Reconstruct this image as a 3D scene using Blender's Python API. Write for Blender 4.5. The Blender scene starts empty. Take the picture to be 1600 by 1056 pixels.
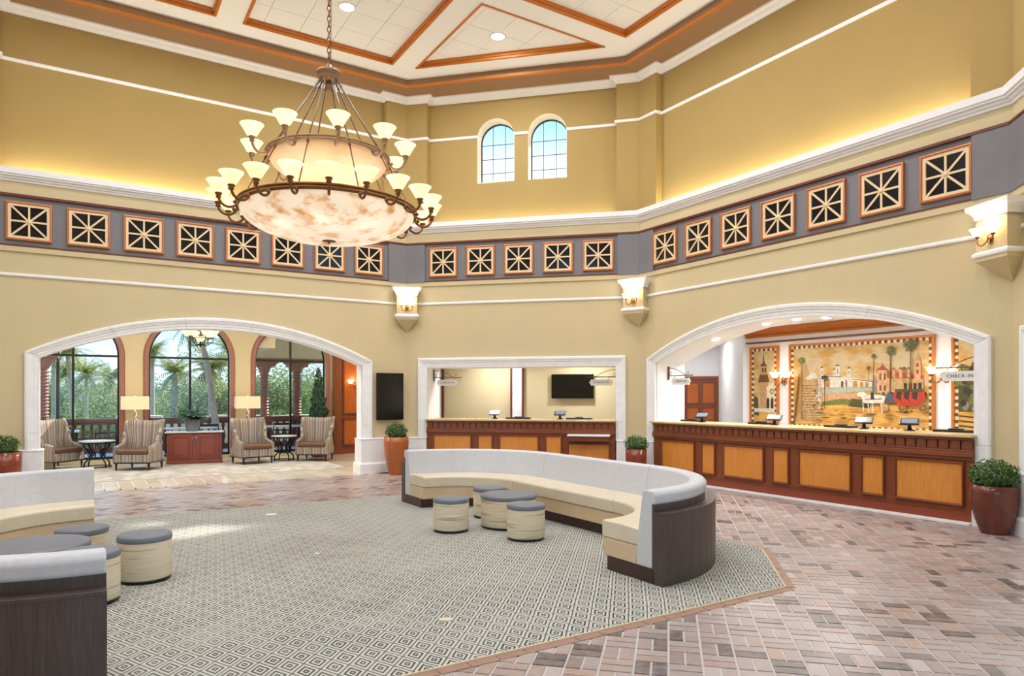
import bpy, math, random
from mathutils import Vector, Matrix, noise
random.seed(7)
R = math.radians
SC = bpy.context.scene
COL = SC.collection
TAN = math.tan(R(22.5))

# ------------------------------------------------------------------ camera
cam_d = bpy.data.cameras.new('camera'); cam = bpy.data.objects.new('camera', cam_d); COL.objects.link(cam)
CAMZ = 1.6
cam.location = (0, 0, CAMZ); cam.rotation_euler = (R(90), 0, 0)
cam_d.lens = 24; cam_d.sensor_width = 36; cam_d.sensor_fit = 'HORIZONTAL'
cam_d.shift_y = (619 - 528) / 1600
cam_d.clip_end = 500
SC.camera = cam
# ------------------------------------------------------------------ view
vs = SC.view_settings
vs.view_transform = 'Standard'; vs.look = 'None'; vs.gamma = 1; vs.use_curve_mapping = False
vs.exposure = 0.22
# ------------------------------------------------------------------ world
W = bpy.data.worlds.new('world'); SC.world = W; W.use_nodes = True
nt = W.node_tree; nt.nodes.clear()
o = nt.nodes.new('ShaderNodeOutputWorld'); bg = nt.nodes.new('ShaderNodeBackground')
tc = nt.nodes.new('ShaderNodeTexCoord'); sp = nt.nodes.new('ShaderNodeSeparateXYZ'); cr = nt.nodes.new('ShaderNodeValToRGB')
nt.links.new(tc.outputs['Generated'], sp.inputs[0]); nt.links.new(sp.outputs['Z'], cr.inputs[0])
nt.links.new(cr.outputs[0], bg.inputs[0]); nt.links.new(bg.outputs[0], o.inputs[0])
el = cr.color_ramp.elements
el[0].position = 0.0; el[0].color = (.72, .86, 1, 1)
el[1].position = 1.0; el[1].color = (.10, .32, .80, 1)
for p, c in ((.10, (.34, .62, .96, 1)), (.20, (.62, .82, .97, 1)), (.29, (.74, .84, .92, 1)), (.385, (.17, .46, .86, 1))):
    e = el.new(p); e.color = c
bg.inputs[1].default_value = 1.7
# ------------------------------------------------------------------ sun
sd = bpy.data.lights.new('sun', 'SUN'); sun = bpy.data.objects.new('sun', sd); COL.objects.link(sun)
sd.energy = 6.5; sd.angle = R(1.5); sd.color = (1, .95, .86)
sun.rotation_euler = Vector((-4.6, -6.5, -6.8)).to_track_quat('-Z', 'Y').to_euler()
# ------------------------------------------------------------------ light levels
COVE_W = 6.5      # W per metre of cove strip
DOWN_W = 60.0      # each coffer downlight
BULB_W = 2.6       # each chandelier bulb inside the bowls
ALCOVE_W = 28.0
SCONCE_W = 2.2

# ================================================================== helpers
def tag(o, label=None, cat=None, group=None, kind=None):
    if label: o['label'] = label
    if cat: o['category'] = cat
    if group: o['group'] = group
    if kind: o['kind'] = kind
    return o
def thing(name, label, cat, loc=(0, 0, 0), rot=0, group=None, kind=None):
    o = bpy.data.objects.new(name, None); COL.objects.link(o)
    o.location = loc; o.rotation_euler = (0, 0, rot); o.empty_display_size = .1
    return tag(o, label, cat, group, kind)
def copy_tree(o, parent=None):
    c = o.copy(); COL.objects.link(c)
    if parent: c.parent = parent
    for ch in o.children: copy_tree(ch, c)
    return c
class MB:
    def __init__(s): s.v = []; s.f = []; s.m = []; s.s = []; s.uv = {}
    def add(s, vs, fs, mi=0, sm=False):
        b = len(s.v); s.v += [tuple(v) for v in vs]
        for f in fs: s.f.append(tuple(b + i for i in f)); s.m.append(mi); s.s.append(sm)
        return b
    def box(s, x0, x1, y0, y1, z0, z1, mi=0, T=None):
        vs = [(x, y, z) for z in (z0, z1) for y in (y0, y1) for x in (x0, x1)]
        if T: vs = [T(*v) for v in vs]
        s.add(vs, [(0, 2, 3, 1), (4, 5, 7, 6), (0, 1, 5, 4), (2, 6, 7, 3), (0, 4, 6, 2), (1, 3, 7, 5)], mi)
    def prism(s, poly, z0, z1, mi=0, T=None):
        n = len(poly); vs = [(x, y, z0) for x, y in poly] + [(x, y, z1) for x, y in poly]
        if T: vs = [T(*v) for v in vs]
        s.add(vs, [tuple(range(n))[::-1], tuple(range(n, 2 * n))] + [(i, (i + 1) % n, n + (i + 1) % n, n + i) for i in range(n)], mi)
    def prism_y(s, poly, y0, y1, mi=0):     # poly in (x,z), extruded in y
        n = len(poly); vs = [(x, y0, z) for x, z in poly] + [(x, y1, z) for x, z in poly]
        s.add(vs, [tuple(range(n)), tuple(range(n, 2 * n))[::-1]] + [((i + 1) % n, i, n + i, n + (i + 1) % n) for i in range(n)], mi)
    def tube(s, pts, r, n=8, mi=0, sm=True, closed=False):
        P = [Vector(p) for p in pts]; k = len(P)
        rs = r if isinstance(r, (list, tuple)) else [r] * k
        base = len(s.v); up = Vector((0, 0, 1)); prev = None
        for i, p in enumerate(P):
            if closed: t = P[(i + 1) % k] - P[i - 1]
            else: t = P[min(i + 1, k - 1)] - P[max(i - 1, 0)]
            if t.length < 1e-9: t = Vector((0, 0, 1))
            t.normalize()
            if prev is None:
                a = t.cross(up)
                if a.length < 1e-3: a = t.cross(Vector((1, 0, 0)))
            else: a = prev - t * prev.dot(t)
            a.normalize(); prev = a; b = t.cross(a)
            for j in range(n):
                w = 2 * math.pi * j / n
                s.v.append(tuple(p + (a * math.cos(w) + b * math.sin(w)) * rs[i]))
        for i in range(k if closed else k - 1):
            for j in range(n):
                i2 = (i + 1) % k; j2 = (j + 1) % n
                s.f.append((base + i * n + j, base + i * n + j2, base + i2 * n + j2, base + i2 * n + j)); s.m.append(mi); s.s.append(sm)
        if not closed:
            s.f.append(tuple(base + j for j in range(n))[::-1]); s.m.append(mi); s.s.append(False)
            s.f.append(tuple(base + (k - 1) * n + j for j in range(n))); s.m.append(mi); s.s.append(False)
    def lathe(s, prof, n=24, c=(0, 0, 0), mi=0, sm=True, cap=True):
        base = len(s.v); k = len(prof)
        for r, z in prof:
            for j in range(n):
                w = 2 * math.pi * j / n; s.v.append((c[0] + r * math.cos(w), c[1] + r * math.sin(w), c[2] + z))
        for i in range(k - 1):
            for j in range(n):
                j2 = (j + 1) % n
                s.f.append((base + i * n + j, base + i * n + j2, base + (i + 1) * n + j2, base + (i + 1) * n + j)); s.m.append(mi); s.s.append(sm)
        if cap:
            if prof[0][0] > 1e-4: s.f.append(tuple(base + j for j in range(n))[::-1]); s.m.append(mi); s.s.append(False)
            if prof[-1][0] > 1e-4: s.f.append(tuple(base + (k - 1) * n + j for j in range(n))); s.m.append(mi); s.s.append(False)
    def loft(s, rows, mi=0, sm=False, caps=True, ring=True):   # rows: equal-length lists of 3d points
        n = len(rows[0]); base = len(s.v)
        for r in rows: s.v += [tuple(p) for p in r]
        for i in range(len(rows) - 1):
            for j in range(n if ring else n - 1):
                j2 = (j + 1) % n
                s.f.append((base + i * n + j, base + i * n + j2, base + (i + 1) * n + j2, base + (i + 1) * n + j)); s.m.append(mi); s.s.append(sm)
        if caps and ring:
            s.f.append(tuple(base + j for j in range(n))[::-1]); s.m.append(mi); s.s.append(False)
            s.f.append(tuple(base + (len(rows) - 1) * n + j for j in range(n))); s.m.append(mi); s.s.append(False)
    def mesh(s, name, mats):
        me = bpy.data.meshes.new(name); me.from_pydata(s.v, [], s.f)
        if not isinstance(mats, (list, tuple)): mats = [mats]
        for m in mats: me.materials.append(m)
        me.polygons.foreach_set('material_index', s.m); me.polygons.foreach_set('use_smooth', s.s)
        me.update(); return me
    def build(s, name, mats, parent=None, bevel=0, label=None, kind=None, seg=2, norm=True):
        me = s.mesh(name, mats)
        if norm:
            import bmesh
            bm = bmesh.new(); bm.from_mesh(me); bmesh.ops.recalc_face_normals(bm, faces=bm.faces); bm.to_mesh(me); bm.free()
        ob = bpy.data.objects.new(name, me); COL.objects.link(ob)
        if parent: ob.parent = parent
        if bevel:
            b = ob.modifiers.new('b', 'BEVEL'); b.width = bevel; b.segments = seg; b.limit_method = 'ANGLE'; b.angle_limit = R(40)
        if label: ob['label'] = label
        if kind: ob['kind'] = kind
        return ob
def obj_from(me, name, parent=None, loc=(0, 0, 0), rot=(0, 0, 0), scale=(1, 1, 1)):
    ob = bpy.data.objects.new(name, me); COL.objects.link(ob); ob.parent = parent
    ob.location = loc; ob.rotation_euler = rot; ob.scale = scale; return ob
def clip(poly, a, b, c):    # keep a*x+b*y<=c
    out = []
    for i in range(len(poly)):
        p, q = poly[i], poly[(i + 1) % len(poly)]
        dp = a * p[0] + b * p[1] - c; dq = a * q[0] + b * q[1] - c
        if dp <= 0: out.append(p)
        if (dp < 0 < dq) or (dq < 0 < dp):
            t = dp / (dp - dq); out.append((p[0] + t * (q[0] - p[0]), p[1] + t * (q[1] - p[1])))
    return out
def area(poly): return abs(sum(poly[i][0] * poly[(i + 1) % len(poly)][1] - poly[(i + 1) % len(poly)][0] * poly[i][1] for i in range(len(poly)))) / 2 if len(poly) > 2 else 0
def sweep(mb, path, prof, closed=False, mi=0, closed_prof=True, sm=False):
    # path: 2d points, prof: (offset to the right of travel, z)
    n = len(path); rows = []
    for i in range(n):
        P = Vector(path[i])
        def dr(a, b): v = Vector(path[b % n]) - Vector(path[a % n]); v.normalize(); return v
        if closed: d0, d1 = dr(i - 1, i), dr(i, i + 1)
        else: d0 = dr(i - 1, i) if i > 0 else dr(0, 1); d1 = dr(i, i + 1) if i < n - 1 else d0
        n0 = Vector((d0.y, -d0.x)); n1 = Vector((d1.y, -d1.x)); m = n0 + n1; m = m / max(1e-6, m.dot(n0)) if m.length > 1e-6 else n0
        rows.append([(P.x + m.x * o, P.y + m.y * o, z) for o, z in prof])
    if closed: rows.append(rows[0])
    mb.loft(rows, mi, sm, caps=not closed, ring=closed_prof)

# ================================================================== materials
class N:
    def __init__(s, m): s.t = m.node_tree; s.bs = s.t.nodes['Principled BSDF']; s.out = s.t.nodes['Material Output']
    def n(s, ty, **kw):
        x = s.t.nodes.new('ShaderNode' + ty)
        for k, v in kw.items(): setattr(x, k, v)
        return x
    def l(s, a, b): s.t.links.new(a, b)
    def math(s, op, a, b=None, c=None):
        x = s.n('Math', operation=op)
        for i, v in enumerate((a, b, c)):
            if v is None: continue
            if isinstance(v, (int, float)): x.inputs[i].default_value = v
            else: s.l(v, x.inputs[i])
        return x.outputs[0]
    def ramp(s, fac, stops, interp='LINEAR'):
        x = s.n('ValToRGB'); x.color_ramp.interpolation = interp; e = x.color_ramp.elements
        e[0].position = stops[0][0]; e[0].color = (*stops[0][1], 1); e[1].position = stops[-1][0]; e[1].color = (*stops[-1][1], 1)
        for p, c in stops[1:-1]: q = e.new(p); q.color = (*c, 1)
        s.l(fac, x.inputs[0]); return x.outputs[0]
    def mix(s, fac, a, b, mode='MIX'):
        x = s.n('Mix', data_type='RGBA', blend_type=mode)
        for k, v in ((0, fac), (6, a), (7, b)):
            if isinstance(v, tuple): x.inputs[k].default_value = (*v, 1)
            elif isinstance(v, (int, float)): x.inputs[k].default_value = v
            else: s.l(v, x.inputs[k])
        return x.outputs[2]
    def coord(s, scale=(1, 1, 1), kind='Object', rot=(0, 0, 0)):
        tc = s.n('TexCoord'); mp = s.n('Mapping'); mp.inputs['Scale'].default_value = scale; mp.inputs['Rotation'].default_value = rot
        s.l(tc.outputs[kind], mp.inputs[0]); return mp.outputs[0]
    def noise(s, vec, scale=5, detail=4, rough=.5):
        x = s.n('TexNoise'); x.inputs['Scale'].default_value = scale; x.inputs['Detail'].default_value = detail; x.inputs['Roughness'].default_value = rough
        s.l(vec, x.inputs['Vector']); return x.outputs[0]
    def bump(s, h, st=.2, dist=.01):
        x = s.n('Bump'); x.inputs['Strength'].default_value = st; x.inputs['Distance'].default_value = dist
        s.l(h, x.inputs['Height']); s.l(x.outputs[0], s.bs.inputs['Normal'])
def srgb(r, g, b):
    f = lambda c: ((c / 255 + .055) / 1.055) ** 2.4 if c > 10 else c / 255 / 12.92
    return (f(r), f(g), f(b))
M = {}
def mat(name, col, rough=.5, metal=0, var=0, scale=6, bump=0, bscale=60, em=0, emc=None, spec=None, stretch=(1, 1, 1)):
    m = bpy.data.materials.new(name); m.use_nodes = True; k = N(m); b = k.bs
    b.inputs['Base Color'].default_value = (*col, 1); b.inputs['Roughness'].default_value = rough; b.inputs['Metallic'].default_value = metal
    if spec is not None: b.inputs['Specular IOR Level'].default_value = spec
    if var:
        v = k.coord(stretch); f = k.noise(v, scale, 5)
        lo = tuple(c * (1 - var) for c in col); hi = tuple(min(1, c * (1 + var)) for c in col)
        k.l(k.ramp(f, [(.3, lo), (.7, hi)]), b.inputs['Base Color'])
    if bump: k.bump(k.noise(k.coord(), bscale, 3), bump, .004)
    if em: b.inputs['Emission Color'].default_value = (*(emc or col), 1); b.inputs['Emission Strength'].default_value = em
    M[name] = m; return m
def wood(name, a, b, rough=.35, axis='z', sc=6):
    m = bpy.data.materials.new(name); m.use_nodes = True; k = N(m)
    st = {'z': (14, 14, .6), 'x': (.6, 14, 14), 'y': (14, .6, 14)}[axis]
    f = k.noise(k.coord(st), sc, 5, .6); g = k.noise(k.coord(), 1.5, 2)
    f = k.math('ADD', k.math('MULTIPLY', f, .8), k.math('MULTIPLY', g, .2))
    k.l(k.ramp(f, [(.35, a), (.65, b)]), k.bs.inputs['Base Color']); k.bs.inputs['Roughness'].default_value = rough
    k.bump(f, .06, .002); M[name] = m; return m
mat('paint', srgb(209, 193, 154), .75, var=.03, scale=1.2, bump=.05, bscale=90)
mat('paint_gold', srgb(172, 146, 88), .75, var=.035, scale=1.0, bump=.05, bscale=90)
mat('soffit', srgb(152, 118, 84), .7, var=.04)
mat('frieze', srgb(122, 121, 126), .6, var=.05, scale=3)
mat('white', srgb(244, 245, 249), .55, var=.015)
mat('ceil_white', srgb(248, 250, 254), .8)
mat('tile_white', srgb(246, 249, 253), .85, var=.02, scale=20)
mat('joint', srgb(196, 194, 190), .9)
mat('stone', srgb(240, 241, 244), .5, var=.04, scale=8, bump=.1, bscale=40)
wood('oak', srgb(184, 104, 34), srgb(210, 128, 50), .4, 'x')
wood('oak_panel', srgb(204, 128, 50), srgb(226, 152, 70), .38, 'z')
wood('cherry', srgb(112, 58, 34), srgb(144, 78, 46), .33, 'x')
wood('cherry_v', srgb(112, 58, 34), srgb(148, 80, 46), .33, 'z')
wood('cherry_red', srgb(128, 60, 42), srgb(150, 72, 50), .33, 'x')
wood('cabinet_red', srgb(122, 60, 50), srgb(148, 76, 64), .35, 'x')
wood('wenge', srgb(64, 52, 48), srgb(86, 72, 67), .38, 'z')
wood('wenge_dark', srgb(52, 30, 28), srgb(74, 44, 38), .35, 'z')
wood('panel_wood', srgb(170, 80, 24), srgb(200, 108, 40), .3, 'z')
mat('copper', srgb(196, 118, 70), .4, .2, var=.08)
mat('reveal', srgb(252, 236, 206), .7)  # sunlight on the clerestory window reveals put into a paler base colour
mat('cream', srgb(236, 210, 170), .5, var=.03)
mat('dark_glass', srgb(14, 20, 30), .12)
mat('strip_wood', srgb(104, 44, 28), .4, var=.1)
mat('black', srgb(14, 14, 16), .35)
mat('iron', srgb(26, 27, 30), .45, .4)
mat('tablet_glass', srgb(120, 134, 152), .15)
mat('screen', srgb(3, 3, 4), .12)
mat('bronze', srgb(132, 92, 56), .4, .75, var=.15)
mat('brass', srgb(150, 122, 98), .45, .6)
mat('rod', srgb(128, 112, 104), .45, .6)
mat('bracket', srgb(112, 78, 52), .5, .5)
mat('steel', srgb(150, 152, 158), .35, .8)
mat('fabric_grey', srgb(206, 208, 215), .9, var=.05, scale=30, bump=.25, bscale=300)
mat('vinyl_cream', srgb(220, 209, 188), .42, var=.03)
mat('vinyl_tan', srgb(214, 190, 158), .42, var=.03)
mat('slate', srgb(118, 124, 136), .42, var=.04)
mat('leather', srgb(108, 76, 58), .4, var=.06)
mat('leg_dark', srgb(34, 24, 22), .4)
mat('pot_orange', srgb(170, 96, 48), .18, var=.1, scale=3)
mat('pot_red', srgb(132, 60, 40), .2, var=.18, scale=3)
mat('pot_brown', srgb(106, 54, 38), .16, var=.4, scale=4, stretch=(1, 1, .5))
mat('soil', srgb(50, 38, 28), .9)
mat('granite', srgb(206, 180, 128), .25, var=.14, scale=70)
mat('table_top', srgb(210, 214, 216), .25, var=.08, scale=20)
mat('grey_cer', srgb(120, 130, 135), .5, var=.1)
mat('sign', srgb(236, 236, 238), .5)
mat('ink', srgb(30, 30, 34), .6)
mat('terracotta', srgb(150, 82, 52), .6, var=.1)
mat('casing', srgb(156, 104, 88), .45, var=.08)
mat('bal', srgb(104, 54, 44), .6, var=.1)
mat('lime', srgb(222, 206, 180), .8, var=.15, scale=2)
mat('grass', srgb(104, 132, 60), .9, var=.3, scale=1)
mat('terrace', srgb(200, 205, 212), .45, var=.06)
mat('porch', srgb(246, 230, 196), .8, var=.04)
mat('trunk', srgb(176, 164, 148), .9, var=.2, scale=8)
mat('bark', srgb(120, 104, 84), .9, var=.2)
mat('mortar', srgb(206, 202, 196), .8, var=.06)
mat('cutbrick', srgb(160, 126, 108), .55, var=.14, scale=12)
mat('lampshade', srgb(240, 212, 176), .7, em=.2, emc=srgb(250, 215, 170))
mat('bulb', (1, .93, .8), .5, em=14)
mat('downlight', (1, .97, .92), .5, em=9)
mat('chrome', srgb(210, 212, 216), .15, .9)
def leafmat(name, a, b, c):
    m = bpy.data.materials.new(name); m.use_nodes = True; k = N(m)
    g = k.n('NewGeometry'); oi = k.n('ObjectInfo')
    k.l(k.ramp(g.outputs['Random Per Island'], [(0, a), (.55, b), (1, c)]), k.bs.inputs['Base Color'])
    k.bs.inputs['Roughness'].default_value = .5
    tl = k.n('BsdfTranslucent'); k.l(k.bs.inputs['Base Color'].links[0].from_socket, tl.inputs[0]); mx = k.n('MixShader'); mx.inputs[0].default_value = .4
    k.l(k.bs.outputs[0], mx.inputs[1]); k.l(tl.outputs[0], mx.inputs[2]); k.l(mx.outputs[0], k.out.inputs[0]); M[name] = m
leafmat('leaf_box', srgb(44, 78, 40), srgb(78, 116, 58), srgb(130, 160, 92))
leafmat('leaf_dark', srgb(30, 58, 44), srgb(50, 84, 62), srgb(84, 116, 84))
leafmat('leaf_out', srgb(92, 116, 56), srgb(148, 170, 90), srgb(206, 214, 140))
leafmat('leaf_out_dark', srgb(54, 82, 46), srgb(96, 124, 68), srgb(150, 168, 100))
leafmat('leaf_palm', srgb(96, 112, 54), srgb(150, 162, 86), srgb(208, 200, 124))
leafmat('leaf_blue', srgb(70, 104, 92), srgb(104, 140, 128), srgb(146, 176, 156))
def brickmat():
    m = bpy.data.materials.new('brick'); m.use_nodes = True; k = N(m)
    g = k.n('NewGeometry'); oi = k.n('ObjectInfo')
    r = k.math('FRACT', k.math('ADD', g.outputs['Random Per Island'], oi.outputs['Random']))
    col = k.ramp(r, [(0, srgb(78, 66, 66)), (.09, srgb(108, 92, 88)), (.13, srgb(152, 132, 127)), (.4, srgb(176, 160, 157)), (.6, srgb(168, 144, 136)), (.8, srgb(160, 148, 147)), (.9, srgb(174, 140, 124)), (1, srgb(190, 180, 179))])
    v = k.coord(kind='Object'); gp = k.n('NewGeometry').outputs['Position']
    f = k.noise(gp, 18, 6, .7)
    col = k.mix(k.math('MULTIPLY', k.ramp(f, [(.45, (0, 0, 0)), (.75, (1, 1, 1))]), .4), col, srgb(204, 196, 194))
    f2 = k.noise(gp, 1.1, 3); col = k.mix(k.ramp(f2, [(.45, (0, 0, 0)), (.75, (.35, .35, .35))]), col, srgb(214, 208, 206))
    k.l(col, k.bs.inputs['Base Color'])
    k.l(k.ramp(f, [(.3, (.26,) * 3), (.7, (.38,) * 3)]), k.bs.inputs['Roughness'])
    k.bump(f, .08, .003); M['brick'] = m
brickmat()
def stonetile():
    m = bpy.data.materials.new('stone_tile'); m.use_nodes = True; k = N(m)
    g = k.n('NewGeometry'); oi = k.n('ObjectInfo'); r = k.math('FRACT', k.math('ADD', g.outputs['Random Per Island'], oi.outputs['Random']))
    k.l(k.ramp(r, [(0, srgb(205, 192, 170)), (.5, srgb(222, 212, 194)), (1, srgb(196, 186, 168))]), k.bs.inputs['Base Color'])
    k.bs.inputs['Roughness'].default_value = .16; M['stone_tile'] = m
stonetile()
def rugmat(name, light, dark, cell):
    m = bpy.data.materials.new(name); m.use_nodes = True; k = N(m)
    pos = k.n('NewGeometry').outputs['Position']; s = k.n('SeparateXYZ'); k.l(pos, s.inputs[0]); x, y = s.outputs[0], s.outputs[1]
    e1 = (.170, .985); e2 = (-.835, .550); det = e1[0] * e2[1] - e2[0] * e1[1]
    nz = k.noise(pos, 2.5, 2); wob = k.math('MULTIPLY', nz, .02)
    x = k.math('ADD', x, wob)
    p = k.math('ADD', k.math('MULTIPLY', x, e2[1] / det / cell), k.math('MULTIPLY', y, -e2[0] / det / cell))
    q = k.math('ADD', k.math('MULTIPLY', x, -e1[1] / det / cell), k.math('MULTIPLY', y, e1[0] / det / cell))
    a = k.math('ABSOLUTE', k.math('SUBTRACT', k.math('FRACT', p), .5)); b = k.math('ABSOLUTE', k.math('SUBTRACT', k.math('FRACT', q), .5))
    d = k.math('MAXIMUM', a, b)
    pat = k.ramp(d, [(0, (.55,) * 3), (.045, (.9,) * 3), (.07, (.0,) * 3), (.125, (0,) * 3), (.15, (1,) * 3), (.235, (1,) * 3), (.255, (0,) * 3), (.325, (0,) * 3), (.345, (1,) * 3), (.455, (1,) * 3), (.475, (.05,) * 3), (.5, (.05,) * 3)])
    fl = k.n('Combine' + 'XYZ'); k.l(k.math('FLOOR', p), fl.inputs[0]); k.l(k.math('FLOOR', q), fl.inputs[1])
    wn = k.n('TexWhiteNoise'); k.l(fl.outputs[0], wn.inputs['Vector'])
    dk = k.mix(wn.outputs[0], dark, tuple(min(1, c * 3.6) for c in dark))
    col = k.mix(pat, dk, light)
    wear = k.noise(pos, .8, 3); col = k.mix(k.ramp(wear, [(.5, (0,) * 3), (.75, (.35,) * 3)]), col, tuple(c * .9 for c in light))
    k.l(col, k.bs.inputs['Base Color']); k.bs.inputs['Roughness'].default_value = .8; k.bs.inputs['Specular IOR Level'].default_value = .3
    k.bump(k.noise(pos, 400, 2), .3, .003); M[name] = m
rugmat('rug', srgb(196, 197, 190), srgb(44, 45, 42), .148)
rugmat('carpet', srgb(190, 184, 174), srgb(120, 118, 112), .22)
def stripemat():
    m = bpy.data.materials.new('stripe'); m.use_nodes = True; k = N(m)
    uv = k.n('UVMap'); s = k.n('SeparateXYZ'); k.l(uv.outputs[0], s.inputs[0])
    f = k.math('FRACT', k.math('MULTIPLY', s.outputs[0], 5.0))
    col = k.ramp(f, [(0, srgb(132, 122, 122)), (.14, srgb(166, 148, 124)), (.22, srgb(188, 176, 156)), (.32, srgb(126, 116, 118)), (.44, srgb(160, 154, 156)), (.55, srgb(176, 156, 124)), (.66, srgb(134, 124, 120)), (.8, srgb(180, 170, 154)), (.9, srgb(116, 108, 112))], 'CONSTANT')
    k.l(col, k.bs.inputs['Base Color']); k.bs.inputs['Roughness'].default_value = .85; M['stripe'] = m
stripemat()
def wicker():
    m = bpy.data.materials.new('wicker'); m.use_nodes = True; k = N(m)
    w = k.noise(k.coord((1, 1, 26)), 1.6, 3); w2 = k.noise(k.coord((60, 60, 3)), 2, 2)
    col = k.ramp(w, [(.32, srgb(176, 160, 132)), (.45, srgb(224, 214, 192)), (.6, srgb(214, 202, 176)), (.72, srgb(236, 228, 210))])
    k.l(col, k.bs.inputs['Base Color']); k.bs.inputs['Roughness'].default_value = .7
    k.bump(w2, .25, .004); M['wicker'] = m
wicker()
def glassmat(name='glass', g=.03):
    m = bpy.data.materials.new(name); m.use_nodes = True; k = N(m); k.t.nodes.remove(k.bs)
    tr = k.n('BsdfTransparent'); gl = k.n('BsdfGlossy'); gl.inputs['Roughness'].default_value = .03; mx = k.n('MixShader'); mx.inputs[0].default_value = g
    k.l(tr.outputs[0], mx.inputs[1]); k.l(gl.outputs[0], mx.inputs[2]); k.l(mx.outputs[0], k.out.inputs[0]); M[name] = m
glassmat()
def alabaster(name, em, a, b, lo, hi, sc=3):
    m = bpy.data.materials.new(name); m.use_nodes = True; k = N(m)
    f = k.noise(k.coord((1, 1, 1.5)), sc, 6, .65)
    col = k.ramp(f, [(lo, b), (hi, a)])
    k.l(col, k.bs.inputs['Base Color']); k.bs.inputs['Roughness'].default_value = .35
    k.l(col, k.bs.inputs['Emission Color']); k.bs.inputs['Emission Strength'].default_value = em
    tl = k.n('BsdfTranslucent'); k.l(col, tl.inputs[0]); mx = k.n('MixShader'); mx.inputs[0].default_value = .45
    k.l(k.bs.outputs[0], mx.inputs[1]); k.l(tl.outputs[0], mx.inputs[2]); k.l(mx.outputs[0], k.out.inputs[0]); M[name] = m
alabaster('alab_low', .42, srgb(238, 230, 218), srgb(206, 164, 104), .34, .50, 5)
alabaster('alab_up', .14, srgb(236, 218, 190), srgb(226, 198, 158), .3, .7)
alabaster('shade_glass', .6, srgb(252, 243, 222), srgb(250, 233, 190), .3, .7, 9)
alabaster('shade_hot', 4.0, srgb(255, 236, 200), srgb(255, 220, 170), .3, .7, 9)
# painted mural colours (flat art)
def skyart():
    m = bpy.data.materials.new('art_sky'); m.use_nodes = True; k = N(m)
    f = k.noise(k.coord((1, 1, 2.2)), 1.6, 5, .6)
    k.l(k.ramp(f, [(.3, srgb(184, 168, 142)), (.45, srgb(204, 184, 142)), (.58, srgb(194, 148, 74)), (.75, srgb(168, 120, 56))]), k.bs.inputs['Base Color'])
    k.bs.inputs['Roughness'].default_value = .5; M['art_sky'] = m
    m = bpy.data.materials.new('art_road'); m.use_nodes = True; k = N(m)
    f = k.noise(k.coord((1, 1, 5)), 2.5, 6, .65)
    k.l(k.ramp(f, [(.25, srgb(122, 88, 44)), (.42, srgb(200, 146, 66)), (.58, srgb(226, 176, 94)), (.8, srgb(160, 112, 56))]), k.bs.inputs['Base Color'])
    k.bs.inputs['Roughness'].default_value = .5; M['art_road'] = m
skyart()
ART = {}
for n_, c_ in dict(brown=(118, 82, 48), tan=(204, 164, 114), pale=(232, 222, 206), green=(120, 130, 60), dgreen=(84, 86, 44), red=(196, 62, 34), roof=(176, 86, 54),
                   blue=(84, 92, 110), dark=(66, 50, 44), pink=(222, 168, 124), water=(186, 192, 178), gold=(196, 150, 70), cream=(240, 226, 196), grey=(150, 140, 124)).items():
    ART[n_] = mat('art_' + n_, srgb(*[int(q * .93) for q in c_]), .5, var=.28, scale=26)
ARTL = [M['art_' + k] for k in ART] + [M['art_sky'], M['art_road']]
AI = {k: i for i, k in enumerate(list(ART) + ['sky', 'road'])}

ORDW = ['first', 'second', 'third', 'fourth', 'fifth', 'sixth', 'seventh', 'eighth']
# ================================================================== octagon
def uvec(a): return Vector((math.cos(a), math.sin(a)))
ANG = {'A': 32.1, 'B': -12.9, 'C': -57.9, 'D': -102.9, 'F': -147.9, 'G': 167.1, 'H': 122.1, 'E': 77.1}
LEN = {'A': 7.51, 'B': 4.94, 'C': 6.46, 'D': 4.94, 'F': 7.51, 'G': 4.94, 'H': 6.46, 'E': 4.94}
ORD = ['A', 'B', 'C', 'D', 'F', 'G', 'H', 'E']
c1 = Vector((-2.27, 14.72))
a_ = -uvec(R(32.1)); c_ = uvec(R(-57.9))
ORG = {}; p = c1 - uvec(R(32.1)) * 7.51
for k in ORD: ORG[k] = p.copy(); p = p + uvec(R(ANG[k])) * LEN[k]
E_ = {k: uvec(R(ANG[k])) for k in ORD}; N_ = {k: uvec(R(ANG[k] + 90)) for k in ORD}
def WP(w, t, d=0): v = ORG[w] + E_[w] * t + N_[w] * d; return (v.x, v.y)
def UV(u, v): q = c1 + a_ * u + c_ * v; return (q.x, q.y)
def wall_root(name, w, label=None, cat=None, t=0, d=0, z=0, group=None, kind=None):
    x, y = WP(w, t, d); return thing(name, label, cat, (x, y, z), R(ANG[w]), group, kind)
WN = {'A': 'wall_left', 'B': 'wall_back', 'C': 'wall_right', 'D': 'wall_right_near', 'F': 'wall_near', 'G': 'wall_near_left', 'H': 'wall_left_near', 'E': 'wall_left_corner'}
THK = {'A': .35, 'B': .78, 'C': .78, 'D': .35, 'F': .35, 'G': .35, 'H': .35, 'E': .35}

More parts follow.
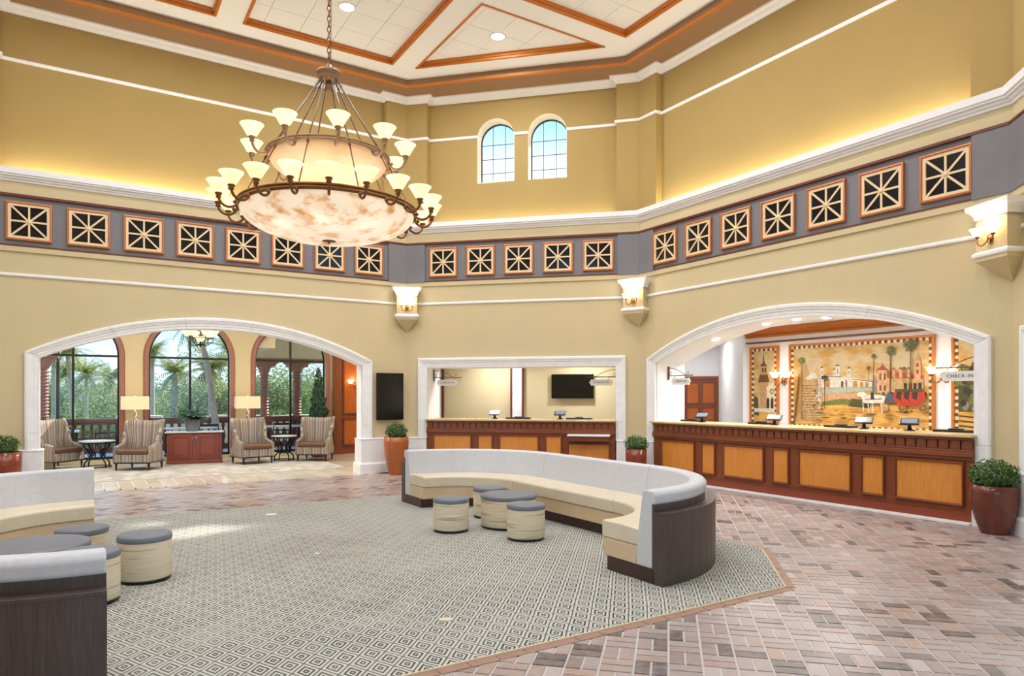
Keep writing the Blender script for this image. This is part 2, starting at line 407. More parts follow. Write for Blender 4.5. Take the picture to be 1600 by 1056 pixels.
def seg_arch(t0, t1, zs, za):
    h = (t1 - t0) / 2; c = (t0 + t1) / 2; rise = za - zs; Rr = (h * h + rise * rise) / (2 * rise); zc = za - Rr
    return lambda t: zc + math.sqrt(max(0, Rr * Rr - (t - c) ** 2))
def panel(mb, L, t0, t1, z0, z1, d0, d1, openings, mi=0, miter=True, n=24):
    def X(t, d):
        if miter and abs(t) < 1e-6: return -d * TAN
        if miter and abs(t - L) < 1e-6: return L + d * TAN
        return t
    def hexa(ta, tb, za0, zb0, za1, zb1):
        vs = []
        for d in (d0, d1): vs += [(X(ta, d), d, za0), (X(tb, d), d, zb0), (X(tb, d), d, zb1), (X(ta, d), d, za1)]
        mb.add(vs, [(0, 1, 2, 3), (7, 6, 5, 4), (0, 4, 5, 1), (3, 2, 6, 7), (0, 3, 7, 4), (1, 5, 6, 2)], mi)
    cur = t0
    for (oa, ob, zb, top) in sorted(openings, key=lambda q: q[0]):
        if oa > cur: hexa(cur, oa, z0, z0, z1, z1)
        if zb > z0 + 1e-4: hexa(oa, ob, z0, z0, zb, zb)
        if callable(top):
            for i in range(n):
                x0 = oa + (ob - oa) * (.5 - .5 * math.cos(math.pi * i / n)); x1 = oa + (ob - oa) * (.5 - .5 * math.cos(math.pi * (i + 1) / n))
                hexa(x0, x1, top(x0), top(x1), z1, z1)
        else: hexa(oa, ob, top, top, z1, z1)
        cur = ob
    if cur < t1: hexa(cur, t1, z0, z0, z1, z1)

OPEN = {}
ZS, ZA = 2.33, 3.05
for k in ('A', 'F'): OPEN[k] = ('arch', .79, 6.72)
for k in ('C', 'H'): OPEN[k] = ('arch', .246, 6.244)
for k in ('B', 'D', 'E', 'G'): OPEN[k] = ('rect', .27, 4.67)
OPEN['F'] = ('arch', .3, 7.2)
FW = .2
WALLROOT = {}
for k in ORD:
    L = LEN[k]; kind, ta, tb = OPEN[k]; root = wall_root(WN[k], k, kind='structure'); WALLROOT[k] = root
    mb = MB()
    if kind == 'arch': op = (ta + FW - .02, tb - FW + .02, 0, (lambda g: lambda t: g(t) + .025)(seg_arch(ta + FW, tb - FW, ZS - .085, ZA - FW)))
    else: op = (ta + FW - .01, tb - FW + .01, 0, 2.415 - FW + .01)
    if k in ('E', 'G', 'D'): op = None
    panel(mb, L, 0, L, 0, 5.12, 0, THK[k], [op] if op else [])
    # small stepped band just under the frieze
    mb.build('wall_panel', M['paint'], root)
    mb = MB(); mb.prism([(0, -.0), (.03 * TAN, -.03), (L - .03 * TAN, -.03), (L, 0)], 3.95, 4.04)
    mb.build('step_band', M['paint'], root)
    # upper wall : pilasters + recessed panel
    PW = .46
    mb = MB(); ops = []
    if k in ('B', 'D', 'E', 'G'):
        for oa, ob in ((1.534, 2.343), (2.639, 3.453)):
            r_ = (ob - oa) / 2
            ops.append((oa, ob, 6.13, (lambda c0, rr: lambda t: 7.07 + math.sqrt(max(0, rr * rr - (t - c0) ** 2)))((oa + ob) / 2, r_)))
    panel(mb, L, PW - .02, L - PW + .02, 5.1, 8.3, .16, .52, ops, miter=False)
    mb.build('upper_panel', M['paint_gold'], root)
    mb = MB()
    for s0 in (0, 1):
        if s0 == 0: mb.prism([(0, 0), (PW, 0), (PW, .52), (-.52 * TAN, .52)], 5.1, 8.3)
        else: mb.prism([(L, 0), (L - PW, 0), (L - PW, .52), (L + .52 * TAN, .52)], 5.1, 8.3)
    mb.build('pilaster', M['paint_gold'], root)
    # grey frieze band
    mb = MB(); e = .012
    mb.prism([(0, 0), (e * TAN, -e), (L - e * TAN, -e), (L, 0)], 4.05, 4.85); mb.build('frieze_band', M['frieze'], root)
    mb = MB(); e = .05
    mb.prism([(0, 0), (e * TAN, -e), (.43, -e), (.43, 0)], 4.035, 4.84); mb.prism([(L, 0), (L - e * TAN, -e), (L - .43, -e), (L - .43, 0)], 4.035, 4.84)
    mb.build('frieze_corner', M['frieze'], root)
    mb = MB(); e = .035
    mb.prism([(.43, 0), (.43, -e), (L - .43, -e), (L - .43, 0)], 4.035, 4.06)
    e = .06; mb.prism([(0, 0), (e * TAN, -e), (L - e * TAN, -e), (L, 0)], 4.84, 4.872); e = .035; mb.prism([(0, 0), (e * TAN, -e), (L - e * TAN, -e), (L, 0)], 4.872, 4.885)
    mb.build('frieze_bead', M['strip_wood'], root)

# ---- horizontal mouldings (rings round the whole room)
octp = [tuple(ORG[k]) for k in ORD]
up = []
for k in ORD:
    L = LEN[k]; up += [WP(k, 0, 0), WP(k, .46, 0), WP(k, .46, .16), WP(k, L - .46, .16), WP(k, L - .46, 0)]
def ring(name, path, prof, m, closed_prof=True):
    mb = MB(); sweep(mb, path, prof, True, 0, closed_prof); o = mb.build(name, M[m]); o['kind'] = 'structure'; return o
ring('trim_1', octp, [(-.02, 3.545), (.022, 3.55), (.03, 3.565), (.03, 3.59), (.018, 3.60), (-.02, 3.605)], 'white')
ring('trim_2', octp, [(-.17, 5.08), (.0, 5.08), (.02, 5.085), (.03, 5.11), (.055, 5.125), (.065, 5.15), (.095, 5.175), (.125, 5.19), (.135, 5.28), (.105, 5.28), (.10, 5.16), (-.17, 5.16)], 'white')
mb = MB(); pr3 = [(-.01, 7.085), (.03, 7.09), (.04, 7.105), (.04, 7.125), (.02, 7.145), (-.01, 7.145)]
cur = None; i0 = ORD.index('B')
for k in ORD[i0:] + ORD[:i0]:
    L = LEN[k]; head = [WP(k, 0, 0), WP(k, .46, 0), WP(k, .46, .16)]; tail = [WP(k, L - .46, .16), WP(k, L - .46, 0)]
    if k in 'BDEG':
        if cur is None: first = head + [WP(k, 1.534, .16)]
        else: sweep(mb, cur + head + [WP(k, 1.534, .16)], pr3)
        sweep(mb, [WP(k, 2.343, .16), WP(k, 2.639, .16)], pr3); cur = [WP(k, 3.453, .16)] + tail
    else: cur = cur + head + tail
sweep(mb, cur + first, pr3)
tr3 = mb.build('trim_3', M['white']); tr3['kind'] = 'structure'
ring('trim_4', up, [(-.01, 7.87), (.02, 7.875), (.035, 7.90), (.05, 7.91), (.09, 7.955), (.13, 7.975), (.14, 8.01), (-.01, 8.03)], 'white')
soff = ring('ceiling_soffit', octp, [(-.3, 8.0), (.56, 8.0), (.56, 8.16), (-.3, 8.16)], 'soffit')
mbt = MB(); sweep(mbt, octp, [(.5, 7.99), (.565, 7.985), (.58, 8.0), (.58, 8.02), (.55, 8.03), (.5, 8.0)], True); tr = mbt.build('trim_5', M['oak']); tr['kind'] = 'structure'

# ------------------------------------------------------------------ ceiling
ceil = thing('ceiling', None, None, (c1.x, c1.y, 0), R(32.1 + 180), kind='structure')     # local x = u (a_), local y = ... v via -c
# local frame: x along a_, y along rot90(a_) ; c_ = rot90(a_)*? handle explicitly
yl = Vector((-math.sin(R(212.1)), math.cos(R(212.1)))); sg = 1 if yl.dot(c_) > 0 else -1
U0, U1, V1 = -3.493, 11.0, 13.446
IN = .55
half = [(-1, 0, 3.493 - IN), (1, 0, 11.003 - IN), (0, -1, -IN), (0, 1, 13.446 - IN), (-1, -1, -IN * 1.41421), (1, -1, 7.51 - IN * 1.41421), (-1, 1, 3.493 + 9.953 - IN * 1.41421 - 0), (1, 1, 7.51 + 13.446 - IN * 1.41421)]
uc = [(-2.45, .29), (.75, 3.53), (3.98, 6.76), (7.22, 9.96)]
vc = [(1.03, 3.78), (4.25, 6.50), (6.95, 9.19), (9.66, 12.41)]
ub = sorted([-3.6] + [q for p in uc for q in p] + [11.1]); vb = sorted([-.1] + [q for p in vc for q in p] + [13.6])
ZC = 8.14
def flat(poly): return [(x, y * sg) for x, y in poly]
mbw = MB(); coff = []
for i in range(len(ub) - 1):
    for j in range(len(vb) - 1):
        rect = [(ub[i], vb[j]), (ub[i + 1], vb[j]), (ub[i + 1], vb[j + 1]), (ub[i], vb[j + 1])]
        isC = i % 2 == 1 and j % 2 == 1; plate = []
        if not isC: plate = [rect]
        else:
            ci, cj = i // 2, j // 2; cp = rect
            for (ii, jj, a, b, c) in ((0, 0, -1, -1, -1.42), (3, 0, 1, -1, 6.09), (0, 3, -1, 1, 12.03), (3, 3, 1, 1, 19.53)):
                if (ci, cj) == (ii, jj): cp = clip(rect, a, b, c); plate = [clip(rect, -a, -b, -c)]
            coff.append(((ci, cj), cp))
        for pl in plate:
            for h in half: pl = clip(pl, *h)
            if area(pl) > 1e-3: mbw.prism(flat(pl), ZC, ZC + .12)
mbw.build('ceiling_plate', M['ceil_white'], ceil)
mb = MB(); pl = [(-3.6, -.1), (11.1, -.1), (11.1, 13.6), (-3.6, 13.6)]; mb.prism(flat(pl), ZC + .115, ZC + .2); mb.build('ceiling_back', M['joint'], ceil)
VIS = {(0, 0), (1, 0), (0, 1), (2, 0)}
mbs = MB(); mbt2 = MB()
for (key, cp) in coff:
    cx = sum(p[0] for p in cp) / len(cp); cy = sum(p[1] for p in cp) / len(cp)
    x0 = min(p[0] for p in cp); y0 = min(p[1] for p in cp); TS = .61
    for i in range(6):
        for j in range(6):
            r_ = [(x0 + i * TS + .004, y0 + j * TS + .004), (x0 + (i + 1) * TS - .004, y0 + j * TS + .004), (x0 + (i + 1) * TS - .004, y0 + (j + 1) * TS - .004), (x0 + i * TS + .004, y0 + (j + 1) * TS - .004)]
            q = r_; n = len(cp); orient = sum(cp[m][0] * cp[(m + 1) % n][1] - cp[(m + 1) % n][0] * cp[m][1] for m in range(n))
            for m in range(n):
                (xa, ya), (xb, yb) = cp[m], cp[(m + 1) % n]; ex, ey = xb - xa, yb - ya
                if abs(ex) + abs(ey) < 1e-6 or len(q) < 3: continue
                A, B = (ey, -ex) if orient > 0 else (-ey, ex)
                q = clip(q, A, B, A * xa + B * ya)
            if area(q) < .004: continue
            t_ = MB() if key in VIS else mbs
            t_.prism(flat(q), ZC + .092, ZC + .116)
            if key in VIS: t_.build('ceiling_tile', M['tile_white'], ceil)
    n = len(cp)
    for m in range(n):
        (xa, ya), (xb, yb) = cp[m], cp[(m + 1) % n]; L = math.hypot(xb - xa, yb - ya)
        if L < .05: continue
        ex, ey = (xb - xa) / L, (yb - ya) / L; nx, ny = -ey, ex
        if (cx - xa) * nx + (cy - ya) * ny < 0: nx, ny = -nx, -ny
        t_ = MB() if key in VIS else mbt2
        def Tm(s, o, z): return (xa + ex * s + nx * o, (ya + ey * s + ny * o) * sg, z)
        for o0, o1, z0, z1 in ((-.004, .03, ZC - .012, ZC + .06), (-.004, .055, ZC + .03, ZC + .10), (-.012, .012, ZC - .015, ZC - .001)): t_.box(0, L, o0, o1, z0, z1, 0, Tm)
        if key in VIS: t_.build('coffer_trim', M['oak'], ceil)
mbs.build('ceiling_tile_field', M['tile_white'], ceil, kind='stuff'); mbt2.build('coffer_trim_field', M['oak'], ceil, kind='stuff')
# downlights : (x, y, label or None)
def area_light(name, loc, power, sx, sy=None, rot=(0, 0, 0), col=(.95, .97, 1), shape='DISK', parent=None, spread=None):
    d = bpy.data.lights.new(name, 'AREA'); d.shape = shape; d.size = sx
    if sy: d.size_y = sy
    d.energy = power; d.color = col
    if spread: d.spread = spread
    o = bpy.data.objects.new(name, d); COL.objects.link(o); o.location = loc; o.rotation_euler = rot
    if parent: o.parent = parent
    return o
def point_light(name, loc, power, r=.05, col=(1, .94, .86), parent=None):
    d = bpy.data.lights.new(name, 'POINT'); d.energy = power; d.color = col; d.shadow_soft_size = r
    o = bpy.data.objects.new(name, d); COL.objects.link(o); o.location = loc
    if parent: o.parent = parent
    return o
def downlight(x, y, z, r, power, label, group, spread=None):
    t = thing('recessed_downlight', label, 'ceiling light', (x, y, z), 0, group)
    mb = MB(); mb.lathe([(r, .0), (r, -.012), (r * .82, -.012), (r * .8, -.002)], 24, cap=False); mb.build('trim_ring', M['white'], t)
    mb = MB(); mb.lathe([(r * .8, -.004), (r * .8, -.008)], 24); mb.build('lens', M['downlight'], t)
    area_light('downlight_beam', (0, 0, -.02), power, r * 1.6, parent=t, spread=spread)
dl = [(-2.81, 11.63, 'round downlight in square coffer beside the chandelier chain'), (-.26, 12.58, 'round downlight in the triangular ceiling coffer')]
for x, y, lab in dl: downlight(x, y, ZC + .092, .15, DOWN_W, lab, 'hall ceiling downlights')
for (i, j) in ((1, 1), (2, 1), (0, 1), (3, 1), (0, 2), (1, 2), (2, 2), (3, 2), (1, 3), (2, 3), (2, 0)):
    x, y = UV(sum(uc[i]) / 2, sum(vc[j]) / 2 + .25)
    area_light('coffer_downlight', (x, y, ZC + .08), DOWN_W, .25)

# ------------------------------------------------------------------ cove lights
for k in ORD:
    L = LEN[k]; pw = COVE_W * (L - 1.0) * (1 if k in 'ACFH' else .45)
    x, y = WP(k, L / 2, .06)
    area_light('cove_strip', (x, y, 5.18), pw, L - 1.05, .08, (R(180), 0, R(ANG[k])), (1, .90, .70), 'RECTANGLE')

# ------------------------------------------------------------------ stone surrounds
def surround(root, kind, t0, t1, zs, za, thick, blocks, z0=.70):
    """blocks: number of arch blocks; profile proud of the wall"""
    prof = [(0, .0), (0, -.05), (.02, -.065), (.055, -.065), (.065, -.05), (.10, -.045), (.11, -.03), (.15, -.03), (.165, -.022), (.2, -.022), (.2, .05)]
    O, I = [], []
    def strip(mb, O, I):
        rows = []
        for (ox, oz), (ix, iz) in zip(O, I):
            rows.append([(ox + (ix - ox) * f / .2, d, oz + (iz - oz) * f / .2) for f, d in prof])
        mb.loft(rows)
    g = .004
    # jambs
    ix0, ix1 = t0 + FW, t1 - FW
    if kind == 'arch': izs = zs - .085
    else: izs = za - FW
    zt = zs if kind == 'arch' else za
    nj = 2
    for x, xi in ((t0, ix0), (t1, ix1)):
        cut = z0 + (zt - z0) * (.22 if kind == 'rect' else .18)
        for a, b, last in ((z0, cut, 0), (cut, zt, 1)):
            mb = MB(); strip(mb, [(x, a + g / 2), (x, b - g / 2)], [(xi, a + g / 2), (xi, (izs if last else b) - g / 2)]); mb.build('stone_block', M['stone'], root)
    if kind == 'arch':
        fo = seg_arch(t0, t1, zs, za); fi = seg_arch(ix0, ix1, izs, za - FW)
        for b in range(blocks):
            mb = MB(); Oo, Ii = [], []
            for q in range(9):
                f = (b + q / 8) / blocks; f = min(max(f, (b * 1.0 / blocks) + .0004), ((b + 1) / blocks) - .0004)
                xo = t0 + (t1 - t0) * f; xi = ix0 + (ix1 - ix0) * f; Oo.append((xo, fo(xo))); Ii.append((xi, fi(xi)))
            strip(mb, Oo, Ii); mb.build('stone_block', M['stone'], root)
        # reveal lining
        mb = MB(); rows = []
        for q in range(33):
            xi = ix0 + (ix1 - ix0) * q / 32; z = fi(xi); rows.append([(xi, .02, z), (xi, thick + .01, z), (xi, thick + .01, z + .04), (xi, .02, z + .04)])
        mb.loft(rows); mb.build('soffit_lining', M['white'], root)
        mb = MB(); mb.box(ix0 - .03, ix0, .02, thick + .01, 0, izs); mb.box(ix1, ix1 + .03, .02, thick + .01, 0, izs); mb.build('jamb_lining', M['white'], root)
    else:
        for b in range(blocks):
            f0, f1 = b / blocks, (b + 1) / blocks
            mb = MB(); strip(mb, [(t0 + (t1 - t0) * f0 + g / 2 * (b > 0), za), (t0 + (t1 - t0) * f1 - g / 2, za)], [(ix0 + (ix1 - ix0) * f0 + g / 2 * (b > 0), za - FW), (ix0 + (ix1 - ix0) * f1 - g / 2, za - FW)]); mb.build('stone_block', M['stone'], root)
        mb = MB(); mb.box(ix0, ix1, .02, thick + .01, za - FW, za - FW + .03); mb.box(ix0 - .03, ix0, .02, thick + .01, 0, za - FW); mb.box(ix1, ix1 + .03, .02, thick + .01, 0, za - FW)
        mb.build('jamb_lining', M['white'], root)
TRN = 6
for k, nb in (('A', 5), ('B', 4), ('C', 4), ('H', 4), ('D', 4)):
    kind, ta, tb = OPEN[k]; root = wall_root('trim_%d' % TRN, k, kind='structure'); TRN += 1
    surround(root, kind, ta, tb, ZS, ZA if kind == 'arch' else 2.415, THK[k] if k != 'D' else .0, nb)
# ------------------------------------------------------------------ stone dado / plinths between openings
dado = [(.0, 0), (.12, 0), (.12, .19), (.095, .21), (.08, .225), (.08, .69), (.09, .70), (.09, .715), (.0, .73)]
def dado_run(n, pts):
    mb = MB(); sweep(mb, pts, dado); o = mb.build('baseboard_%s' % n, M['stone']); o['kind'] = 'structure'
iA = (OPEN['A'][1] + FW + .0, OPEN['A'][2] - FW); iB = (OPEN['B'][1] + FW, OPEN['B'][2] - FW); iC = (OPEN['C'][1] + FW, OPEN['C'][2] - FW)
e = .0
dado_run('left', [WP('A', iA[1] + .03, .33), WP('A', iA[1] + .03, 0), WP('B', 0), WP('B', iB[0] - .0, 0)])
dado_run('back', [WP('B', iB[1] + .02, 0), WP('C', 0), WP('C', iC[0] - .0, 0)])
dado_run('right', [WP('C', iC[1] + .02, 0), WP('D', 0), WP('D', LEN['D'])])
dado_run('corner', [WP('E', 0), WP('A', 0), WP('A', iA[0] - .03, 0), WP('A', iA[0] - .03, .33)])

# ------------------------------------------------------------------ floor
fl = thing('floor', None, None, kind='structure')
mb = MB(); far = [UV(-3.5, -.0), UV(11, 0), UV(11, 16.5), UV(-3.5, 16.5)]
mb.prism([tuple(p) for p in octp], -.12, -.006)
F1, F2 = WP('F', .4, .0), WP('F', 7.1, .0)
mb.prism([WP('F', .3, 0), WP('F', .3, 4), WP('F', 7.2, 4), WP('F', 7.2, 0)], -.12, -.006)
mb.build('mortar_bed', M['mortar'], fl)
RUGU, RUGV = (-.10, 7.61), (3.42, 10.05); CUT = 1.03
rug_uv = [(RUGU[0] + CUT, RUGV[0]), (RUGU[1] - CUT, RUGV[0]), (RUGU[1], RUGV[0] + CUT), (RUGU[1], RUGV[1] - CUT), (RUGU[1] - CUT, RUGV[1]), (RUGU[0] + CUT, RUGV[1]), (RUGU[0], RUGV[1] - CUT), (RUGU[0], RUGV[0] + CUT)]
def to_uv(x, y): d = Vector((x, y)) - c1; return d.dot(a_), d.dot(c_)
def in_rug(u, v, m): 
    return RUGU[0] + m < u < RUGU[1] - m and RUGV[0] + m < v < RUGV[1] - m and (u - RUGU[0]) + (v - RUGV[0]) > CUT + m * 1.5 and (RUGU[1] - u) + (v - RUGV[0]) > CUT + m * 1.5 and (u - RUGU[0]) + (RUGV[1] - v) > CUT + m * 1.5 and (RUGU[1] - u) + (RUGV[1] - v) > CUT + m * 1.5
def in_oct(u, v):
    if v > 13.5: return .4 < u < 7.1 and v < 16
    return -3.49 < u < 11 and .27 < v < 13.5 and u + v > 0 and v - u > -7.51 + .0 and (u + 3.493) + (13.446 - v) > 3.493 and (11.003 - u) + (13.446 - v) > 3.493
eb, nb_ = E_['B'], N_['B']; PITCH = .2
cand = []
for i in range(-75, 75):
    for j in range(-15, 95):
        o_ = eb * (i * PITCH) + nb_ * (j * PITCH) + Vector((0, 0))
        for h in (0, 1):
            if (i + j) % 2 == 0: cx, cy, w_, l_ = .1, .05 + .1 * h, .19, .09
            else: cx, cy, w_, l_ = .05 + .1 * h, .1, .09, .19
            q = o_ + eb * cx + nb_ * cy; u, v = to_uv(q.x, q.y)
            if not in_oct(u, v) or in_rug(u, v, .12): continue
            if v > 13.4 and False: continue
            vis = -1
            if q.y > .5:
                px = 800 + 1066.7 * q.x / q.y; py = 619 + 1066.7 * 1.6 / q.y
                if -20 < px < 1620 and py < 1075: vis = 1 / q.y
            cand.append((vis, q.x, q.y, w_, l_))
cand.sort(key=lambda q: -q[0])
bm1 = MB(); bm1.box(-.093, .093, -.043, .043, -.035, 0); me1 = bm1.mesh('brick', M['brick'])
bm2 = MB(); bm2.box(-.043, .043, -.093, .093, -.035, 0); me2 = bm2.mesh('brick', M['brick'])
field = MB(); angB = R(ANG['B']); ca, sa = math.cos(angB), math.sin(angB)
for n, (vis, x, y, w_, l_) in enumerate(cand):
    dz = random.uniform(-.0015, .0015); tl = random.uniform(-.004, .004)
    if n < 300 and vis > 0: obj_from(me1 if w_ > l_ else me2, 'brick', fl, (x, y, dz), (tl, tl * .5, angB + random.uniform(-.01, .01)))
    else:
        hw, hl = w_ / 2 - .002, l_ / 2 - .002
        def Tb(px, py, pz, x=x, y=y, dz=dz): return (x + px * ca - py * sa, y + px * sa + py * ca, pz + dz)
        field.box(-hw, hw, -hl, hl, -.02, 0, 0, Tb)
field.build('brick_field', M['brick'], fl, kind='stuff', norm=False)
# soldier bricks against the rug edge
def edge_bricks(parent, m='cutbrick'):
    n = len(rug_uv); me = None; mb = MB()
    for i in range(n):
        p, q = rug_uv[i], rug_uv[(i + 1) % n]; L = math.hypot(q[0] - p[0], q[1] - p[1]); ex, ey = (q[0] - p[0]) / L, (q[1] - p[1]) / L
        ox, oy = ey, -ex
        if ((p[0] + q[0]) / 2 - 3.75) * ox + ((p[1] + q[1]) / 2 - 6.7) * oy < 0: ox, oy = -ox, -oy
        k_ = int(L / .2)
        for j in range(k_):
            s0 = L * j / k_ + .004; s1 = L * (j + 1) / k_ - .004
            pts = [(p[0] + ex * s + ox * o_, p[1] + ey * s + oy * o_) for s, o_ in ((s0, .006), (s1, .006), (s1, .085), (s0, .085))]
            mb.prism([UV(*t) for t in pts], -.02, .0035)
    mb.build('border_brick_field', M[m], parent, kind='stuff')
edge_bricks(fl)
rx, ry = UV(3.75, 6.73)
rug = MB(); rug.prism([UV(*p) for p in rug_uv], -.01, .012)
ro = rug.build('hall_rug', M['rug'], None, .004); tag(ro, 'large eight-sided cream and charcoal rug of nested diamonds on brick floor', 'rug')
rb = MB(); n = len(rug_uv)
sweep(rb, [UV(*p) for p in rug_uv][::-1], [(0, .0), (.0, .013), (-.009, .013), (-.009, 0)], True); rb.build('rug_binding', M['cream'], ro)

# ================================================================== lounge beyond the wide arch (behind wall_left)
def AU(u, v): return UV(u, v)
lf = thing('floor', None, None, kind='structure')
mb = MB(); mb.prism([AU(-1.6, .3), AU(9, .3), AU(9, -5.4), AU(-1.6, -5.4)], -.12, -.006); mb.build('mortar_bed', M['mortar'], lf)
# limestone strips
near_u = [u for u in [-.2 + .232 * i for i in range(36)]]
for rr, (v0, v1) in enumerate(((.26, -.46), (-.47, -1.18))):
    st = MB()
    for i, u in enumerate(near_u):
        us = u + (0 if rr == 0 else 0)
        if .6 < us < 6.9:
            t_ = MB(); t_.prism([AU(us + .009, v0 - .006), AU(us + .223, v0 - .006), AU(us + .223, v1 + .006), AU(us + .009, v1 + .006)], -.03, 0); t_.build('stone_tile', M['stone_tile'], lf)
fieldt = MB()
for i in range(18):
    for j in range(3):
        u = -1.5 + i * .5; v = -3.85 - j * .5
        fieldt.prism([AU(u + .005, v), AU(u + .495, v), AU(u + .495, v - .49), AU(u + .005, v - .49)], -.03, 0)
for i in range(4):
    for j in range(5):
        u = -1.5 + i * .6; v = -1.3 - j * .5
        fieldt.prism([AU(u + .005, v), AU(u + .595, v), AU(u + .595, v - .49), AU(u + .005, v - .49)], -.03, 0)
fieldt.build('stone_tile_field', M['stone_tile'], lf, kind='stuff')
mb = MB(); mb.prism([AU(.9, -1.19), AU(9, -1.19), AU(9, -3.84), AU(.9, -3.84)], -.03, .008); o = mb.build('lounge_carpet', M['carpet']); tag(o, 'grey beige patterned carpet under the wing chairs of the seating lounge', 'carpet')

wr = thing('wall_lounge', None, None, (*AU(9.6, -5.1), 0), R(ANG['A']), kind='structure')   # local x = 9.6-u
LW = 9.6
ops = []
for uc_ in (1.15, 3.63, 6.11):
    xc = LW - uc_; ops.append((xc - .93, xc + .93, .1, (lambda c0: lambda t: 2.56 + math.sqrt(max(0, .93 ** 2 - (t - c0) ** 2)))(xc)))
mb = MB(); panel(mb, LW, 0, LW - .02, 0, 4.3, 0, .25, ops, miter=False, n=28); mb.build('wall_panel', M['paint'], wr)
mb = MB(); mb.box(0, 12, -5, 0.4, 4.3, 4.4); o = mb.build('ceiling_panel', M['ceil_white'], wr)
mb = MB(); mb.box(-.15, 0, -5, .25, 0, 4.3); mb.box(LW + 1.6, LW + 1.75, -2.5, .25, 0, 4.3); mb.prism([(LW + 1.6, -2.4), (LW - .6, -4.7), (LW - .5, -4.8), (LW + 1.75, -2.5)], 0, 4.3); mb.build('side_panel', M['paint'], wr)
wn = 1
for uc_ in (1.15, 3.63, 6.11):
    xc = LW - uc_
    w = thing('window_%d' % wn, None, None, (*AU(uc_, -5.1), 0), R(ANG['A']), kind='structure'); wn += 1
    # terracotta casing round the opening, proud of the wall
    mb = MB(); rows = []
    prof = [(0, 0), (0, -.04), (.02, -.05), (.09, -.05), (.11, -.03), (.12, 0)]
    pts = [(-.93, .1), (-.93, 2.56)] + [(-.93 * math.cos(math.pi * q / 24), 2.56 + .93 * math.sin(math.pi * q / 24)) for q in range(1, 24)] + [(.93, 2.56), (.93, .1)]
    for i, (x, z) in enumerate(pts):
        if z <= 2.56: nx, nz = (-1 if x < 0 else 1), 0
        else: nx, nz = x / .93, (z - 2.56) / .93
        rows.append([(x + nx * f, d, z + nz * f) for f, d in prof])
    mb.loft(rows); mb.build('casing', M['casing'], w)
    mb = MB(); rows = []
    for x, z in pts:
        s_ = .96
        cx_, cz_ = (x * s_, z if z <= 2.56 else 2.56 + (z - 2.56) * s_)
        rows.append([(x, .10, z), (x, .15, z), (cx_, .15, cz_), (cx_, .10, cz_)])
    mb.loft(rows); mb.box(-.93, .93, .10, .15, .1, .16); mb.build('window_frame', M['black'], w)
    mb = MB(); mb.box(-.025, .025, .09, .16, .1, 3.49); mb.build('mullion', M['black'], w)
    mb = MB(); mb.box(-.93, .93, .095, .155, 2.53, 2.58); mb.build('transom', M['black'], w)
    for sgn in (-1, 1):
        mb = MB(); mb.box(*sorted((sgn * .02, sgn * .91)), .122, .128, .12, 2.54); mb.build('pane', M['glass'], w)
        mb = MB(); pl = [(sgn * .02, 2.57)] + [(sgn * .91 * math.cos(math.pi / 2 * q / 12), 2.57 + .9 * math.sin(math.pi / 2 * q / 12)) for q in range(12)] + [(sgn * .02, 3.47)]
        mb.prism_y(pl, .122, .128); mb.build('pane', M['glass'], w)
# panelled timber wall at the end
wp = thing('trim_%d' % TRN, None, None, (*AU(.02, -5.1), 0), R(ANG['A']), kind='structure'); TRN += 1
mb = MB(); mb.box(.0, 1.6, -.12, 0, 0, 4.3); mb.build('backing', M['cherry_v'], wp)
mb = MB(); mb.box(-.02, .2, -.2, -.1, 0, 4.3); mb.box(.03, .15, -.22, -.1, .2, 4.2); mb.build('timber_pilaster', M['cherry_v'], wp)
for z0, z1 in ((.25, .95), (1.12, 3.2)):
    mb = MB(); mb.box(.27, .95, -.135, -.11, z0, z1); mb.build('timber_panel', M['panel_wood'], wp)
    mb = MB()
    for (x0, x1, y0, y1) in ((.25, .97, z1 - .02, z1 + .02), (.25, .97, z0 - .02, z0 + .02), (.25, .29, z0, z1), (.93, .97, z0, z1)): mb.box(x0, x1, -.155, -.11, y0, y1)
    mb.build('panel_bead', M['cherry'], wp)
mb = MB(); mb.box(-.03, 1.6, -.23, -.1, 0, .12); mb.box(-.02, 1.6, -.17, -.1, .98, 1.04); mb.build('base_rail', M['cherry_red'], wp)

# ---------------------------------------------------------------- wall sconce (two up-lit bells)
def bell(mb, c, r, h, n=20):
    mb.lathe([(r * .28, 0), (r * .45, h * .12), (r * .6, h * .4), (r * .85, h * .8), (r, h), (r * .96, h), (r * .8, h * .78), (r * .5, h * .3), (r * .2, h * .1)], n, c)
def sconce(label, loc, rot, sc=1.0, group='twin-shade wall sconces', power=SCONCE_W):
    t = thing('wall_sconce', label, 'sconce', loc, rot, group)
    mb = MB(); mb.lathe([(0.0, -.0), (.02, .0), (.045, .01), (.045, .03), (.0, .04)], 16)
    mb.v = [(x * sc, -z * sc, y * sc * 1.5) for x, y, z in mb.v]; mb.build('back_plate', M['bronze'], t)
    for s in (-1, 1):
        mb = MB(); pts = []
        for q in range(13):
            w = math.pi * q / 12; pts.append((s * (.02 + .055 * (1 - math.cos(w))) * sc, (-.05 - .05 * math.sin(w * .5)) * sc, (-.02 - .07 * math.sin(w)) * sc))
        pts.append((s * .13 * sc, -.10 * sc, .03 * sc)); mb.tube(pts, .009 * sc, 8)
        mb.lathe([(.012 * sc, 0), (.03 * sc, .015 * sc), (.03 * sc, .03 * sc)], 12, (s * .13 * sc, -.10 * sc, .02 * sc))
        arm = mb.build('arm', M['bronze'], t)
        mb = MB(); bell(mb, (s * .13 * sc, -.10 * sc, .045 * sc), .10 * sc, .11 * sc); mb.build('shade', M['shade_hot'], t)
    point_light('sconce_bulb', (0, -.16 * sc, .20 * sc), power, .06, parent=t)
    return t
